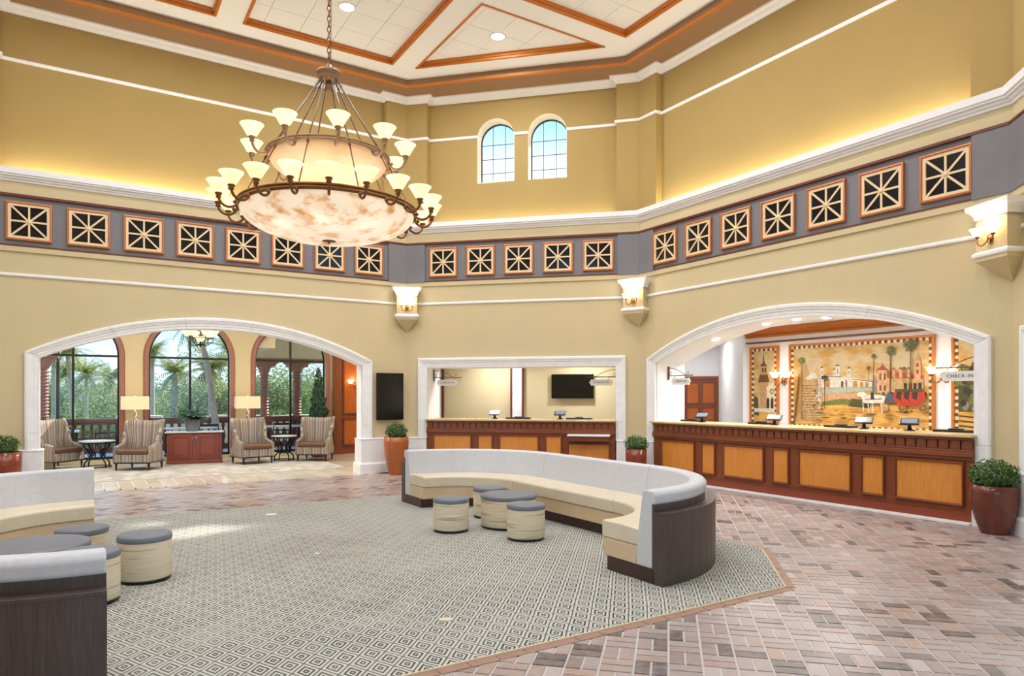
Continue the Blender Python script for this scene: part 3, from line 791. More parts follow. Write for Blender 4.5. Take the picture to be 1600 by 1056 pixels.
# ---------------------------------------------------------------- corner brackets
def corbel(k, label, slabel):
    x, y = WP(k, 0); rt = ANG[k] + 22.5
    t = thing('corner_bracket', label, 'bracket', (x, y, 0), R(rt), 'pyramid-tipped corner brackets')
    def pf(w, D): return [(-w, 0.0), (-w, w * TAN * -.0 - .0), (-w, -D), (w, -D), (w, 0)]
    hw, D = .215, .30
    def foot(w, D): return [(-w, w * TAN * 1.0 - 0), (-w, -D), (w, -D), (w, w * TAN)]
    # inner corner: walls recede toward the room on both sides (y = -|x|*TAN), bodies run back to the walls
    def poly(w, D): return [(-w, -w * TAN + .02), (-w, -D), (w, -D), (w, -w * TAN + .02), (0, .03)]
    mb = MB(); mb.prism(poly(hw, D), 3.30, 3.74); mb.build('bracket_body', M['paint'], t)
    mb = MB(); rows = []
    for z, e in ((3.70, .0), (3.73, .0), (3.735, .015), (3.77, .02), (3.80, .035), (3.83, .06), (3.835, .075), (3.88, .085), (3.90, .085)): rows.append([(x_, y_, z) for x_, y_ in poly(hw + e, D + e)])
    mb.loft(rows); mb.build('bracket_crown', M['white'], t)
    mb = MB(); rows = []
    for z, e in ((3.27, .012), (3.28, .03), (3.31, .035), (3.33, .02), (3.34, .004)): rows.append([(x_, y_, z) for x_, y_ in poly(hw + e, D + e)])
    mb.loft(rows); mb.build('bracket_band', M['white'], t)
    mb = MB(); b = poly(hw + .008, D + .008)
    rows = [[(x_, y_, 3.275) for x_, y_ in b], [(x_, y_, 3.225) for x_, y_ in b]]; mb.loft(rows, caps=False)
    n0 = len(mb.v) - 5; mb.v.append((0, -.0, 2.97)); ap = len(mb.v) - 1
    for i in range(5): mb.f.append((n0 + i, n0 + (i + 1) % 5, ap)); mb.m.append(0); mb.s.append(False)
    mb.build('bracket_tip', M['paint'], t)
    q = Vector((x, y)) + uvec(R(rt - 90)) * (D + .0)
    sconce(slabel, (q.x, q.y, 3.47), R(rt), .85)
corbel('B', 'cream pyramid-tipped bracket in the corner above the portrait screen', 'twin-shade sconce on the bracket above the portrait screen')
corbel('C', 'cream pyramid-tipped bracket between the straight-topped and arched desk openings', 'twin-shade sconce on bracket between the two desk openings')
corbel('D', 'cream pyramid-tipped bracket high beside the last star grille, above the copper planter', 'twin-shade sconce on the bracket high above the copper brown planter')

# ---------------------------------------------------------------- star grilles in the frieze
gm = {}
def grille(k, tcen, label, group):
    t = wall_root('star_grille', k, label, 'grille', tcen, -.012, 4.445, group)
    if 'f' not in gm:
        h = .31
        mb = MB(); prof = [(0, 0), (0, -.045), (.02, -.05), (.03, -.035), (.035, 0)]
        rows = []
        for sx, sz in ((-1, -1), (1, -1), (1, 1), (-1, 1), (-1, -1)): rows.append([(sx * (h - f), d, sz * (h - f)) for f, d in prof])
        mb.loft(rows, caps=False); gm['f'] = mb.mesh('outer_frame', M['copper'])
        mb = MB()
        for a in ((-.28, .28, .24, .28), (-.28, .28, -.28, -.24), (-.28, -.24, -.24, .24), (.24, .28, -.24, .24)): mb.box(a[0], a[1], -.03, 0, a[2], a[3])
        gm['i'] = mb.mesh('inner_frame', M['cream'])
        mb = MB(); mb.box(-.29, .29, -.008, -.001, -.29, .29); gm['g'] = mb.mesh('glazing', M['dark_glass'])
        for nm, angs, L in (('bar', (0,), .25), ('diag', (45,), .345)):
            mb = MB(); mb.box(-L, L, -.026, -.008, -.014, .014); gm[nm] = mb.mesh('spoke', M['cream'])
        mb = MB(); mb.lathe([(.0, 0), (.035, 0), (.035, .03), (0, .032)], 12); mb.v = [(x, -z, y) for x, y, z in mb.v]; gm['hub'] = mb.mesh('hub', M['cream'])
    obj_from(gm['f'], 'outer_frame', t); obj_from(gm['i'], 'inner_frame', t); obj_from(gm['g'], 'glazing', t)
    for a in (0, 90): obj_from(gm['bar'], 'spoke', t, rot=(0, R(a), 0))
    for a in (45, -45): obj_from(gm['diag'], 'spoke', t, rot=(0, R(a), 0))
    obj_from(gm['hub'], 'hub', t)
for i in range(8):
    grille('A', 7.51 - 6.655 + i * .828, 'copper-framed star grille, %s from far end of frieze above the lounge arch' % ORDW[i] if i else 'copper-framed star grille at the outer end of frieze above the lounge arch', 'star grilles above the lounge arch')
for i in range(5): grille('B', .834 + i * .8215, 'copper-framed star grille, %s from the portrait-screen corner above the straight-topped desk' % ORDW[i], 'star grilles above the straight-topped desk')
for i in range(7): grille('C', .732 + i * .8315, 'copper-framed star grille, %s from the room corner above the long arched desk' % ORDW[i], 'star grilles above the arched desk')

# ---------------------------------------------------------------- clerestory windows in wall_back
for n, (oa, ob) in enumerate(((1.534, 2.343), (2.639, 3.453))):
    r_ = (ob - oa) / 2; w = wall_root('window_%d' % wn, 'B', kind='structure', t=(oa + ob) / 2, d=.16, z=0); wn += 1
    arch = [(-r_, 6.13), (-r_, 7.07)] + [(-r_ * math.cos(math.pi * q / 20), 7.07 + r_ * math.sin(math.pi * q / 20)) for q in range(1, 20)] + [(r_, 7.07), (r_, 6.13)]
    mb = MB(); rows = [[(x, .0, z), (x, .36, z), (x * .985, .36, 7.0 + (z - 7.0) * .99), (x * .985, .0, 7.0 + (z - 7.0) * .99)] for x, z in arch]; mb.loft(rows)
    mb.box(-r_, r_, 0, .36, 6.12, 6.135); mb.build('reveal', M['reveal'], w)
    mb = MB(); rows = [[(x, .30, z), (x, .35, z), (x * .94, .35, 7.0 + (z - 7.0) * .95), (x * .94, .30, 7.0 + (z - 7.0) * .95)] for x, z in arch]; mb.loft(rows); mb.build('window_frame', M['black'], w)
    for q in (1, 2): x = -r_ + 2 * r_ * q / 3; mb = MB(); mb.box(x - .005, x + .005, .318, .332, 6.13, 7.07 + math.sqrt(r_ ** 2 - x * x) - .01); mb.build('glazing_bar', M['iron'], w)
    for q in range(3): z = 6.42 + q * .305; mb = MB(); mb.box(-r_, r_, .318, .332, z - .005, z + .005); mb.build('glazing_bar', M['iron'], w)
    mb = MB(); mb.prism_y(arch, .324, .328); mb.build('pane', M['glass'], w)

# ---------------------------------------------------------------- back office behind wall_back
ob_ = thing('wall_back_office', None, None, (*WP('B', 0), 0), R(ANG['B']), kind='structure')
mb = MB(); mb.box(-.5, 5.4, 2.0, 2.15, 0, 3.2); mb.build('wall_panel', M['paint'], ob_)
mb = MB(); mb.box(-.5, -.4, .8, 2.1, 0, 3.2); mb.box(5.1, 5.25, .8, 2.15, 0, 3.2); mb.build('side_panel', M['white'], ob_)
mb = MB(); mb.box(-.75, 5.25, .75, 2.15, 2.75, 2.85); mb.build('ceiling_panel', M['ceil_white'], ob_)
mb = MB(); mb.box(-.6, 5.2, .0, 2.0, -.05, .0); mb.build('floor_panel', M['mortar'], ob_)
def tB(px, d):   # t on wall B at depth d for a pixel column
    r = (px - 800) / 1066.7; q = Vector(WP('B', 0, d)); return (r * q.y - q.x) / (E_['B'].x - r * E_['B'].y)
def tC(px, d): r = (px - 800) / 1066.7; q = Vector(WP('C', 0, d)); return (r * q.y - q.x) / (E_['C'].x - r * E_['C'].y)
for a, b in ((tB(660, 2) - .3, tB(690.5, 2)), (tB(799, 2), tB(817, 2))):
    mb = MB(); mb.box(a, b, 1.95, 2.0, 0, 2.75); mb.build('pilaster', M['white'], ob_)
for px in (692, 799, 817):
    x = tB(px, 1.96); mb = MB(); mb.box(x - .02, x + .02, 1.93, 2.0, 0, 2.75); mb.build('timber_strip', M['strip_wood'], ob_)
for x in (1.5, 3.6):
    px_, py_ = WP('B', x, 1.25); area_light('office_downlight', (px_, py_, 2.73), ALCOVE_W, .25, spread=R(150))

def screen(name, label, k, t, d, z, w, h, dep=.05):
    s = wall_root(name, k, label, 'screen', t, d, z)
    mb = MB(); mb.box(-w / 2, w / 2, -dep, 0, -h / 2, h / 2); mb.build('screen_body', M['black'], s, .006)
    mb = MB(); mb.box(-w / 2 + .012, w / 2 - .012, -dep - .002, -dep + .002, -h / 2 + .012, h / 2 - .012); mb.build('display', M['screen'], s)
    mb = MB(); mb.box(-w * .2, w * .2, 0, .045, -h * .2, h * .2); mb.build('mount', M['black'], s)
screen('wall_screen', 'portrait black screen on the cream wall above the orange planter', 'A', 7.51 - .414, -.05, 1.595, .60, .99)
a, b = tB(861.5, 1.9), tB(927.5, 1.9)
screen('wall_screen', 'landscape black television on the yellow wall behind the straight-topped desk', 'B', (a + b) / 2, 1.95, 1.83, b - a, .565)

# ---------------------------------------------------------------- room behind wall_right
oc = thing('wall_mural', None, None, (*WP('C', 0), 0), R(ANG['C']), kind='structure')
mb = MB(); mb.box(.13, 9.0, 3.0, 3.15, 0, 3.1); mb.build('wall_panel', M['white'], oc)
mb = MB(); mb.box(8.0, 8.15, .78, 3.0, 0, 3.1); mb.build('side_panel', M['white'], oc)
# the corridor : runs along wall B's normal
eB, nB = E_['B'], N_['B']
P0 = Vector((5.148, 15.05)); P1 = P0 + Vector((.175, .985)).normalized() * 4.9
def quadwall(mb, p, q, th, z0, z1):
    d = (q - p).normalized(); n_ = Vector((-d.y, d.x)) * -th
    mb.prism([tuple(p), tuple(q), tuple(q + n_), tuple(p + n_)], z0, z1)
g_ = thing('wall_corridor', None, None, kind='structure')
mb = MB(); quadwall(mb, P0, P1, .2, 0, 3.1); mb.build('wall_panel', M['white'], g_)
mb = MB(); q0 = P0; q1 = P0 + (P1 - P0).normalized() * .35; nrm = Vector((-(q1 - q0).y, (q1 - q0).x)).normalized() * .05
mb.prism([tuple(q0), tuple(q1), tuple(q1 + nrm), tuple(q0 + nrm)], 0, 3.06); mb.build('pilaster', M['white'], g_)
DY = P1 - eB * 1.05
mb = MB(); e0 = P1 - eB * 3; mb.prism([tuple(e0), tuple(P1 + eB * .3), tuple(P1 + eB * .3 + nB * .15), tuple(e0 + nB * .15)], 0, 3.1); mb.build('end_panel', M['white'], g_)
mb = MB(); e1 = e0 + eB * .9; quadwall(mb, e1, e1 - nB * 6.2, -.15, 0, 3.1); mb.build('wall_panel', M['white'], g_)
mb = MB(); pc = [WP('C', -3.2, .70), WP('C', 8.15, .70), WP('C', 8.15, 3.2), WP('C', .3, 3.2), tuple(P1 + eB * .4), tuple(e0 + nB * .2), tuple(e0 - nB * 4.0)]
mb.prism(pc, 3.06, 3.16); mb.build('ceiling_panel', M['ceil_white'], g_)
mb = MB(); mb.prism([WP('C', -3.2, 0.2), WP('C', 8.15, 0.2), WP('C', 8.15, 3.2), WP('C', .3, 3.2), tuple(P1 + eB * .4), tuple(e0 + nB * .2), tuple(e0 - nB * 4.0)], -.1, -.01); mb.build('floor_panel', M['mortar'], g_)
dr = thing('door_1', None, None, (P1.x - eB.x * .50, P1.y - eB.y * .50, 0), R(ANG['B']), kind='structure')
mb = MB(); mb.box(-.47, .47, -.05, 0, 0, 2.1); mb.build('door_leaf', M['cherry_v'], dr)
for x0 in (-.38, .06):
    for z0, z1 in ((.2, .75), (.9, 1.25), (1.4, 1.98)):
        mb = MB(); mb.box(x0, x0 + .32, -.062, -.04, z0, z1); mb.build('door_panel', M['panel_wood'], dr, .01)
        mb = MB()
        for bx in ((x0 - .02, x0 + .34, z1, z1 + .02), (x0 - .02, x0 + .34, z0 - .02, z0), (x0 - .02, x0, z0, z1), (x0 + .32, x0 + .34, z0, z1)): mb.box(bx[0], bx[1], -.075, -.04, bx[2], bx[3])
        mb.build('panel_bead', M['cherry'], dr)
mb = MB(); mb.box(-.55, -.47, -.08, 0, 0, 2.18); mb.box(.47, .55, -.08, 0, 0, 2.18); mb.box(-.55, .55, -.08, 0, 2.1, 2.18); mb.build('door_frame', M['cherry_v'], dr)
mb = MB(); mb.lathe([(0, 0), (.03, .01), (.03, .03), (0, .04)], 12, (0.0, -.1, 1.02)); mb.build('door_handle', M['brass'], dr)
# timber cornice and strip above the mural
cm = thing('trim_%d' % TRN, None, None, (*WP('C', 0), 0), R(ANG['C']), kind='structure'); TRN += 1
mb = MB()
for (y, z0, z1) in ((2.97, 2.86, 3.06), (2.92, 2.93, 3.06), (2.87, 2.97, 3.055), (2.95, 2.87, 2.90)): mb.box(.14, 8.0, y, 3.0, z0, z1)
mb.build('timber_cornice', M['oak'], cm, .01)
mb = MB(); mb.box(.14, 8.0, 2.97, 3.0, 2.74, 2.775); mb.build('timber_strip', M['cherry'], cm)
fiC = seg_arch(.446, 6.044, 2.245, 2.85)
for n, (px, d_) in enumerate(((1117, .4), (1197, .4), (1245, .4), (1292, .4))):
    tt = tC(px, d_); x, y = WP('C', tt, d_)
    downlight(x, y, fiC(tt) - .006, .075, 9, 'round downlight in the arched reveal over the long desk, %s from the cherry door' % ORDW[n], 'downlights in the arched reveal', R(150))
cpt = P0 + (P1 - P0) * .6 - eB * .7
area_light('corridor_fill_light', (cpt.x, cpt.y, 3.04), ALCOVE_W * 1.0, 1.0, col=(1, .95, .88))  # unseen area light, added to brighten the corridor
for t_ in (1.6, 3.4, 5.6):
    px_, py_ = WP('C', t_, 1.5); area_light('alcove_fill_light', (px_, py_, 3.04), ALCOVE_W * 1.15, .4, spread=R(165), col=(1, .95, .88))  # hidden fill lights, added so the mural wall is lit

# ---------------------------------------------------------------- mural panels
def ellipse(cx, cz, rx, rz, n=14): return [(cx + rx * math.cos(2 * math.pi * i / n), cz + rz * math.sin(2 * math.pi * i / n)) for i in range(n)]
class Art:
    def __init__(s, W, H): s.W, s.H, s.mb, s.k = W, H, MB(), 1
    def poly(s, pts, c, d=None):
        y = -.0008 * (d if d is not None else s.k); s.k += .15
        pts = [(min(max(x, 0), s.W), min(max(z, 0), s.H)) for x, z in pts]
        s.mb.add([(x, y, z) for x, z in pts], [tuple(range(len(pts)))], AI[c])
    def rect(s, x0, x1, z0, z1, c): s.poly([(x0, z0), (x1, z0), (x1, z1), (x0, z1)], c)
    def line(s, a, b, w, c):
        dx, dz = b[0] - a[0], b[1] - a[1]; L = math.hypot(dx, dz); nx, nz = -dz / L * w / 2, dx / L * w / 2
        s.poly([(a[0] + nx, a[1] + nz), (b[0] + nx, b[1] + nz), (b[0] - nx, b[1] - nz), (a[0] - nx, a[1] - nz)], c)
    def palm(s, x, z0, z1, r, w=.014, c='brown', g='dgreen'):
        s.line((x, z0), (x + .01, z1), w, c)
        for i in range(30):
            an = 2 * math.pi * i / 30 + random.uniform(-.15, .15); rr = r * random.uniform(.6, 1.1)
            tip = (x + .01 + rr * math.cos(an), z1 + rr * .9 * math.sin(an)); 
            s.poly([(x + .01 + .012 * math.sin(an), z1 - .012 * math.cos(an)), ((x + .01 + tip[0]) / 2 + .02 * math.sin(an), (z1 + tip[1]) / 2 - .02 * math.cos(an)), tip, ((x + .01 + tip[0]) / 2 - .02 * math.sin(an), (z1 + tip[1]) / 2 + .02 * math.cos(an))], g if i % 3 else 'green')
    def flush(s, name, parent):
        s.mb.build(name, ARTL, parent, norm=False); s.mb = MB()
def mural(name, label, x0, x1, z0, z1, paint):
    t = thing(name, label, 'mural', (*WP('C', x0, 2.995), z0), R(ANG['C']))
    Wd, H = x1 - x0, z1 - z0
    mb = MB(); mb.box(0, Wd, -.03, 0, 0, H); mb.build('canvas', M['art_sky'], t)
    mb = MB(); f = .045
    for b in ((-f, Wd + f, H, H + f), (-f, Wd + f, -f, 0), (-f, 0, 0, H), (Wd, Wd + f, 0, H)): mb.box(b[0], b[1], -.06, 0, b[2], b[3])
    mb.build('frame', M['oak'], t, .006)
    A = Art(Wd, H); paint(A)
    c_obj = thing('painting', None, None, (0, -.031, 0)); c_obj.parent = t
    A.flush('painted_scene', c_obj)
    # chequered border
    mb = MB(); s = .055; cr_ = M['cream']
    mb2 = MB()
    nx = int(Wd / s); nz = int(H / s)
    for i in range(nx):
        for zz in (0, H - s): (mb if i % 2 else mb2).box(Wd * i / nx, Wd * (i + 1) / nx, -.0345, -.03, zz, zz + s)
    for j in range(1, nz - 1):
        for xx in (0, Wd - s): (mb if j % 2 else mb2).box(xx, xx + s, -.0345, -.03, H * j / nz, H * (j + 1) / nz)
    mb.build('dark_border', M['art_brown'], t, kind='stuff'); mb2.build('light_border', M['art_cream'], t, kind='stuff')
def scene_main(A):
    W_, H = A.W, A.H; X = lambda f: f * W_; Z = lambda f: f * H
    # fx from left, fz from bottom
    A.poly([(0, 0), (W_, 0), (W_, Z(.30)), (X(.6), Z(.27)), (X(.3), Z(.29)), (0, Z(.2))], 'road')
    A.poly([(X(.2), Z(.40)), (X(.62), Z(.44)), (X(.62), Z(.49)), (X(.2), Z(.47))], 'water')
    A.poly([(X(.2), Z(.31)), (X(.62), Z(.34)), (X(.62), Z(.42)), (X(.2), Z(.40))], 'pink')
    A.poly([(X(.2), Z(.26)), (X(.4), Z(.28)), (X(.56), Z(.25)), (X(.52), Z(.33)), (X(.4), Z(.35)), (X(.25), Z(.31))], 'green')
    A.poly([(X(.45), Z(.26)), (X(.6), Z(.24)), (X(.6), Z(.33)), (X(.47), Z(.35))], 'dgreen')
    A.poly([(X(.2), Z(.47)), (X(.62), Z(.48)), (X(.62), Z(.55)), (X(.5), Z(.585)), (X(.42), Z(.60)), (X(.26), Z(.635)), (X(.2), Z(.62))], 'pale')
    A.line((X(.24), Z(.475)), (X(.62), Z(.48)), .012, 'gold')
    for fx, ft, fw in ((.25, .72, .022), (.37, .735, .03), (.345, .69, .018), (.455, .70, .022)):
        A.rect(X(fx) - X(fw) / 2, X(fx) + X(fw) / 2, Z(.6), Z(ft), 'pale'); A.poly([(X(fx - fw * .7), Z(ft)), (X(fx + fw * .7), Z(ft)), (X(fx), Z(ft + .022))], 'brown')
        A.rect(X(fx) - .01, X(fx) + .01, Z(.64), Z(ft - .03), 'grey')
    for fx, fw, fh in ((.29, .045, .58), (.405, .018, .56), (.435, .01, .57), (.5, .035, .555), (.545, .025, .545), (.58, .022, .54)):
        A.poly([(X(fx - fw / 2), Z(.485)), (X(fx + fw / 2), Z(.485))] + [(X(fx + fw / 2 * math.cos(q)), Z(fh - .02) + Z(.02) * math.sin(q)) for q in (0, .6, 1.2, 1.57, 2, 2.5, 3.14)], 'gold' if fw > .02 else 'brown')
    A.line((X(.24), Z(.62)), (X(.4), Z(.605)), .012, 'brown'); A.line((X(.48), Z(.575)), (X(.62), Z(.545)), .012, 'brown')
    # gate tower with bricks
    A.poly([(X(.05), Z(.06)), (X(.24), Z(.10)), (X(.26), Z(.40)), (X(.23), Z(.64)), (X(.16), Z(.62)), (X(.13), Z(.74)), (X(.10), Z(.74)), (X(.09), Z(.66)), (X(.05), Z(.6))], 'tan')
    A.poly([(X(.02), Z(.58)), (X(.08), Z(.68)), (X(.1), Z(.66)), (X(.08), Z(.2)), (X(.03), Z(.1))], 'gold')
    A.poly([(X(.12), Z(.60)), (X(.18), Z(.68)), (X(.22), Z(.62)), (X(.24), Z(.5)), (X(.20), Z(.35)), (X(.24), Z(.3)), (X(.22), Z(.6)), (X(.14), Z(.58))], 'pale')
    A.poly(ellipse(X(.118), Z(.755), X(.018), Z(.035)), 'tan')
    for j in range(13):
        for i in range(9):
            x = .085 + i * .019 + (j % 2) * .009; z = .11 + j * .033
            if x < .235 - j * .002 and random.random() < .8: A.rect(X(x), X(x + .0135), Z(z), Z(z + .006), 'brown')
    for i in range(26):
        x = random.uniform(.17, .25); z = random.uniform(.2, .64); A.rect(X(x), X(x + .012), Z(z), Z(z + .012), random.choice(['grey', 'dark', 'pale', 'tan']))
    # grand hotel
    A.poly([(X(.62), Z(.38)), (X(.66), Z(.38)), (X(.66), Z(.54)), (X(.64), Z(.60)), (X(.62), Z(.53))], 'grey')
    A.rect(X(.655), X(.72), Z(.36), Z(.67), 'pink'); A.poly([(X(.645), Z(.67)), (X(.73), Z(.67)), (X(.70), Z(.71)), (X(.69), Z(.75)), (X(.68), Z(.71))], 'roof')
    for x in (.67, .70): A.rect(X(x), X(x + .012), Z(.56), Z(.63), 'brown'); A.rect(X(x), X(x + .014), Z(.44), Z(.5), 'brown')
    A.rect(X(.72), X(.95), Z(.36), Z(.58), 'tan'); A.poly([(X(.72), Z(.58)), (X(.95), Z(.56)), (X(.95), Z(.60)), (X(.73), Z(.66))], 'roof')
    for x in (.755, .80, .85): A.rect(X(x), X(x + .018), Z(.58), Z(.67), 'pink'); A.poly([(X(x - .004), Z(.67)), (X(x + .022), Z(.67)), (X(x + .009), Z(.70))], 'roof')
    for x in (.83, .86, .89, .92): A.rect(X(x), X(x + .02), Z(.40), Z(.52), 'dark')
    A.rect(X(.895), X(.935), Z(.56), Z(.76), 'pink'); A.poly([(X(.893), Z(.76)), (X(.937), Z(.76)), (X(.92), Z(.80)), (X(.915), Z(.86)), (X(.91), Z(.80))], 'tan')
    for z in (.62, .69): A.rect(X(.908), X(.922), Z(z), Z(z + .04), 'brown')
    for f_, r_ in ((.70, .035), (.76, .045), (.80, .03), (.95, .06)): A.poly(ellipse(X(f_), Z(.40), r_, r_ * .9, 10), 'dgreen')
    for i in range(70):
        x = random.uniform(.1, .97); z = random.uniform(.03, .22); A.poly(ellipse(X(x), Z(z), random.uniform(.03, .12), random.uniform(.004, .012), 8), random.choice(['gold', 'tan', 'brown', 'gold']))
    for i in range(40):
        x = random.uniform(.64, .96); z = random.uniform(.33, .42); A.poly(ellipse(X(x), Z(z), .03, .02, 7), random.choice(['dgreen', 'green', 'grey', 'tan']))
    # palms, parasol
    A.palm(X(.09), Z(.1), Z(.82), .09, .02, 'grey', 'green'); A.line((X(.03), Z(.02)), (X(.075), Z(.62)), .03, 'brown')
    A.palm(X(.632), Z(.36), Z(.83), .055, .012); A.palm(X(.745), Z(.36), Z(.88), .11, .022); A.palm(X(.875), Z(.36), Z(.93), .15, .022); A.palm(X(.60), Z(.5), Z(.70), .04, .008); A.palm(X(.835), Z(.5), Z(.68), .04, .008)
    A.line((X(.285), Z(.23)), (X(.285), Z(.58)), .012, 'dark'); A.poly([(X(.255), Z(.585)), (X(.315), Z(.585)), (X(.305), Z(.62)), (X(.285), Z(.63)), (X(.265), Z(.62))], 'dark')
    # carriage and horse
    for fx, rr in ((.825, .075), (.955, .08), (.70, .07), (.715, .07)):
        cx, cz = X(fx), Z(.255)
        A.poly(ellipse(cx, cz, rr, rr), 'gold'); A.poly(ellipse(cx, cz, rr * .84, rr * .84), 'brown' if fx > .8 else 'tan')
        for q in range(5): an = q * math.pi / 5; A.line((cx - rr * .9 * math.cos(an), cz - rr * .9 * math.sin(an)), (cx + rr * .9 * math.cos(an), cz + rr * .9 * math.sin(an)), .006, 'gold')
    A.poly([(X(.77), Z(.34)), (X(.80), Z(.28)), (X(.94), Z(.28)), (X(.97), Z(.36)), (X(.965), Z(.44)), (X(.77), Z(.42))], 'red')
    for x in (.79, .84, .89): A.poly([(X(x), Z(.36)), (X(x + .028), Z(.33)), (X(x + .035), Z(.43)), (X(x + .0), Z(.44))], 'dark')
    A.rect(X(.78), X(.955), Z(.425), Z(.455), 'dgreen')
    A.poly([(X(.72), Z(.31)), (X(.78), Z(.31)), (X(.77), Z(.40)), (X(.73), Z(.41))], 'blue')
    A.poly([(X(.575), Z(.30)), (X(.71), Z(.30)), (X(.72), Z(.38)), (X(.66), Z(.40)), (X(.60), Z(.39)), (X(.57), Z(.43)), (X(.53), Z(.42)), (X(.525), Z(.38)), (X(.555), Z(.37))], 'pale')
    for x in (.565, .60, .63, .69): A.line((X(x), Z(.33)), (X(x + .008), Z(.19)), .016, 'pale')
    A.poly([(X(.62), Z(.34)), (X(.645), Z(.34)), (X(.64), Z(.42)), (X(.62), Z(.42))], 'dark'); A.line((X(.58), Z(.34)), (X(.70), Z(.35)), .012, 'dark')
def scene_church(A):
    W_, H = A.W, A.H; X = lambda f: f * W_; Z = lambda f: f * H
    A.poly([(0, 0), (W_, 0), (W_, Z(.22)), (0, Z(.16))], 'road')
    A.poly([(0, Z(.14)), (X(.3), Z(.12)), (X(.25), Z(.36)), (0, Z(.40))], 'dgreen')
    A.rect(X(.32), X(.66), Z(.24), Z(.62), 'tan'); A.poly([(X(.26), Z(.56)), (X(.72), Z(.56)), (X(.62), Z(.68)), (X(.34), Z(.68))], 'brown')
    A.rect(X(.35), X(.6), Z(.66), Z(.78), 'tan'); A.poly([(X(.32), Z(.77)), (X(.63), Z(.77)), (X(.52), Z(.82)), (X(.48), Z(.95)), (X(.44), Z(.82))], 'brown')
    for x in (.42, .52): A.rect(X(x), X(x + .06), Z(.69), Z(.75), 'dark')
    A.poly([(X(.6), Z(.22)), (X(.92), Z(.22)), (X(.92), Z(.58)), (X(.6), Z(.50))], 'cream')
    A.poly(ellipse(X(.8), Z(.44), .05, .055), 'brown'); A.poly(ellipse(X(.8), Z(.44), .03, .033), 'cream')
    for x in (.6, .76): A.poly([(X(x), Z(.22)), (X(x + .11), Z(.22)), (X(x + .11), Z(.33)), (X(x + .055), Z(.37)), (X(x), Z(.33))], 'dark')
    A.rect(X(.1), X(.92), Z(.17), Z(.22), 'pale')
def scene_grove(A):
    W_, H = A.W, A.H; X = lambda f: f * W_; Z = lambda f: f * H
    A.rect(0, W_, 0, Z(.30), 'road')
    A.rect(0, W_, Z(.22), Z(.66), 'dgreen')
    for i in range(60): A.poly(ellipse(random.uniform(.05, .95) * W_, random.uniform(.25, .7) * H, .05, .06, 7), random.choice(['dgreen', 'green', 'dark', 'grey']))
    A.rect(X(.45), X(.9), Z(.74), Z(.94), 'tan'); A.poly([(X(.4), Z(.78)), (X(.9), Z(.74)), (X(.9), Z(.80))], 'roof')
    for x in (.5, .62, .74): A.rect(X(x), X(x + .06), Z(.82), Z(.9), 'brown')
    for z in (.08, .13, .18): A.line((X(.1), Z(z)), (X(.95), Z(z - .03)), .02, 'dark')
mural('church_mural', 'narrow framed painting of a church tower behind the arched desk', .34, .975, .98, 2.62, scene_church)
mural('carriage_mural', 'wide framed painting of a plaza with palms and red horse carriage', 1.32, 4.08, .98, 2.62, scene_main)
mural('grove_mural', 'narrow framed painting of a shady grove behind the hanging sign', 4.44, 5.1, .98, 2.62, scene_grove)
for t_, lab in ((1.13, 'twin-shade sconce between the church painting and wide plaza painting'), (4.26, 'twin-shade sconce between the wide plaza painting and the grove painting')):
    sconce(lab, (*WP('C', t_, 2.99), 1.93), R(ANG['C']), 1.1, 'sconces beside the painted panels', .5)
sconce('twin-shade sconce on the orange timber panel beyond the wing chairs', (*AU(-.55, -4.98), 1.9), R(ANG['A']), 1.0, 'sconce on the timber panel', 1.4)
# ---------------------------------------------------------------- desks
def desk(label, k, t0, t1, layout, zt=1.12, extra=None):
    """layout: list of (x0,x1) panels in wall coordinates"""
    t = wall_root('reception_desk', k, label, 'desk', 0, 0, 0, None)
    f = -.05
    mb = MB(); mb.box(t0, t1, f, .62, .03, 1.06); mb.build('desk_body', M['cherry'], t)
    mb = MB(); mb.box(t0 - .0, t1 + .0, f - .12, .3, 0, .035); mb.build('stone_kerb', M['stone'], t, .006)
    mb = MB(); mb.box(t0, t1, f - .035, f + .01, .035, .13); mb.box(t0, t1, f - .025, f + .01, .13, .145); mb.build('base_board', M['cherry_red'], t)
    mb = MB(); mb.box(t0 - .03, t1 + .02, f - .10, .70, zt - .035, zt); mb.build('counter_top', M['granite'], t, .008)
    mb = MB(); mb.box(t0, t1, f - .05, f + .02, 1.045, zt - .035); mb.box(t0, t1, f - .03, f + .02, .80, .84); mb.box(t0, t1, f - .055, f + .02, .84, .90); mb.box(t0, t1, f - .04, f + .02, .90, .93); mb.build('cornice', M['cherry'], t, .006)
    mbd = MB(); n = int((t1 - t0) / .135); dme = MB(); dme.box(-.058, .058, -.03, .01, .935, 1.04); dm = dme.mesh('dentil', M['cherry_v'])
    for i in range(n): obj_from(dm, 'dentil', t, (t0 + (i + .5) * (t1 - t0) / n, f, 0))
    for (a, b, z0, z1) in layout:
        mb = MB(); mb.box(a, b, f - .012, f + .01, z0, z1); mb.build('face_panel', M['oak_panel'], t)
        mb = MB(); w = .035; pr = [(0, 0), (0, -.02), (.012, -.04), (.028, -.04), (.035, -.014), (.035, 0)]
        rows = [[(xx + sx * (ww - .035), f + d, zz + sz * (ww - .035)) for ww, d in pr] for xx, zz, sx, sz in ((a, z0, -1, -1), (b, z0, 1, -1), (b, z1, 1, 1), (a, z1, -1, 1), (a, z0, -1, -1))]
        rows = []
        for xx, zz, sx, sz in ((a, z0, -1, -1), (b, z0, 1, -1), (b, z1, 1, 1), (a, z1, -1, 1), (a, z0, -1, -1)):
            rows.append([(xx + sx * ww, f + d, zz + sz * ww) for ww, d in pr])
        mb.loft(rows, caps=False); mb.build('panel_moulding', M['cherry'], t)
    return t
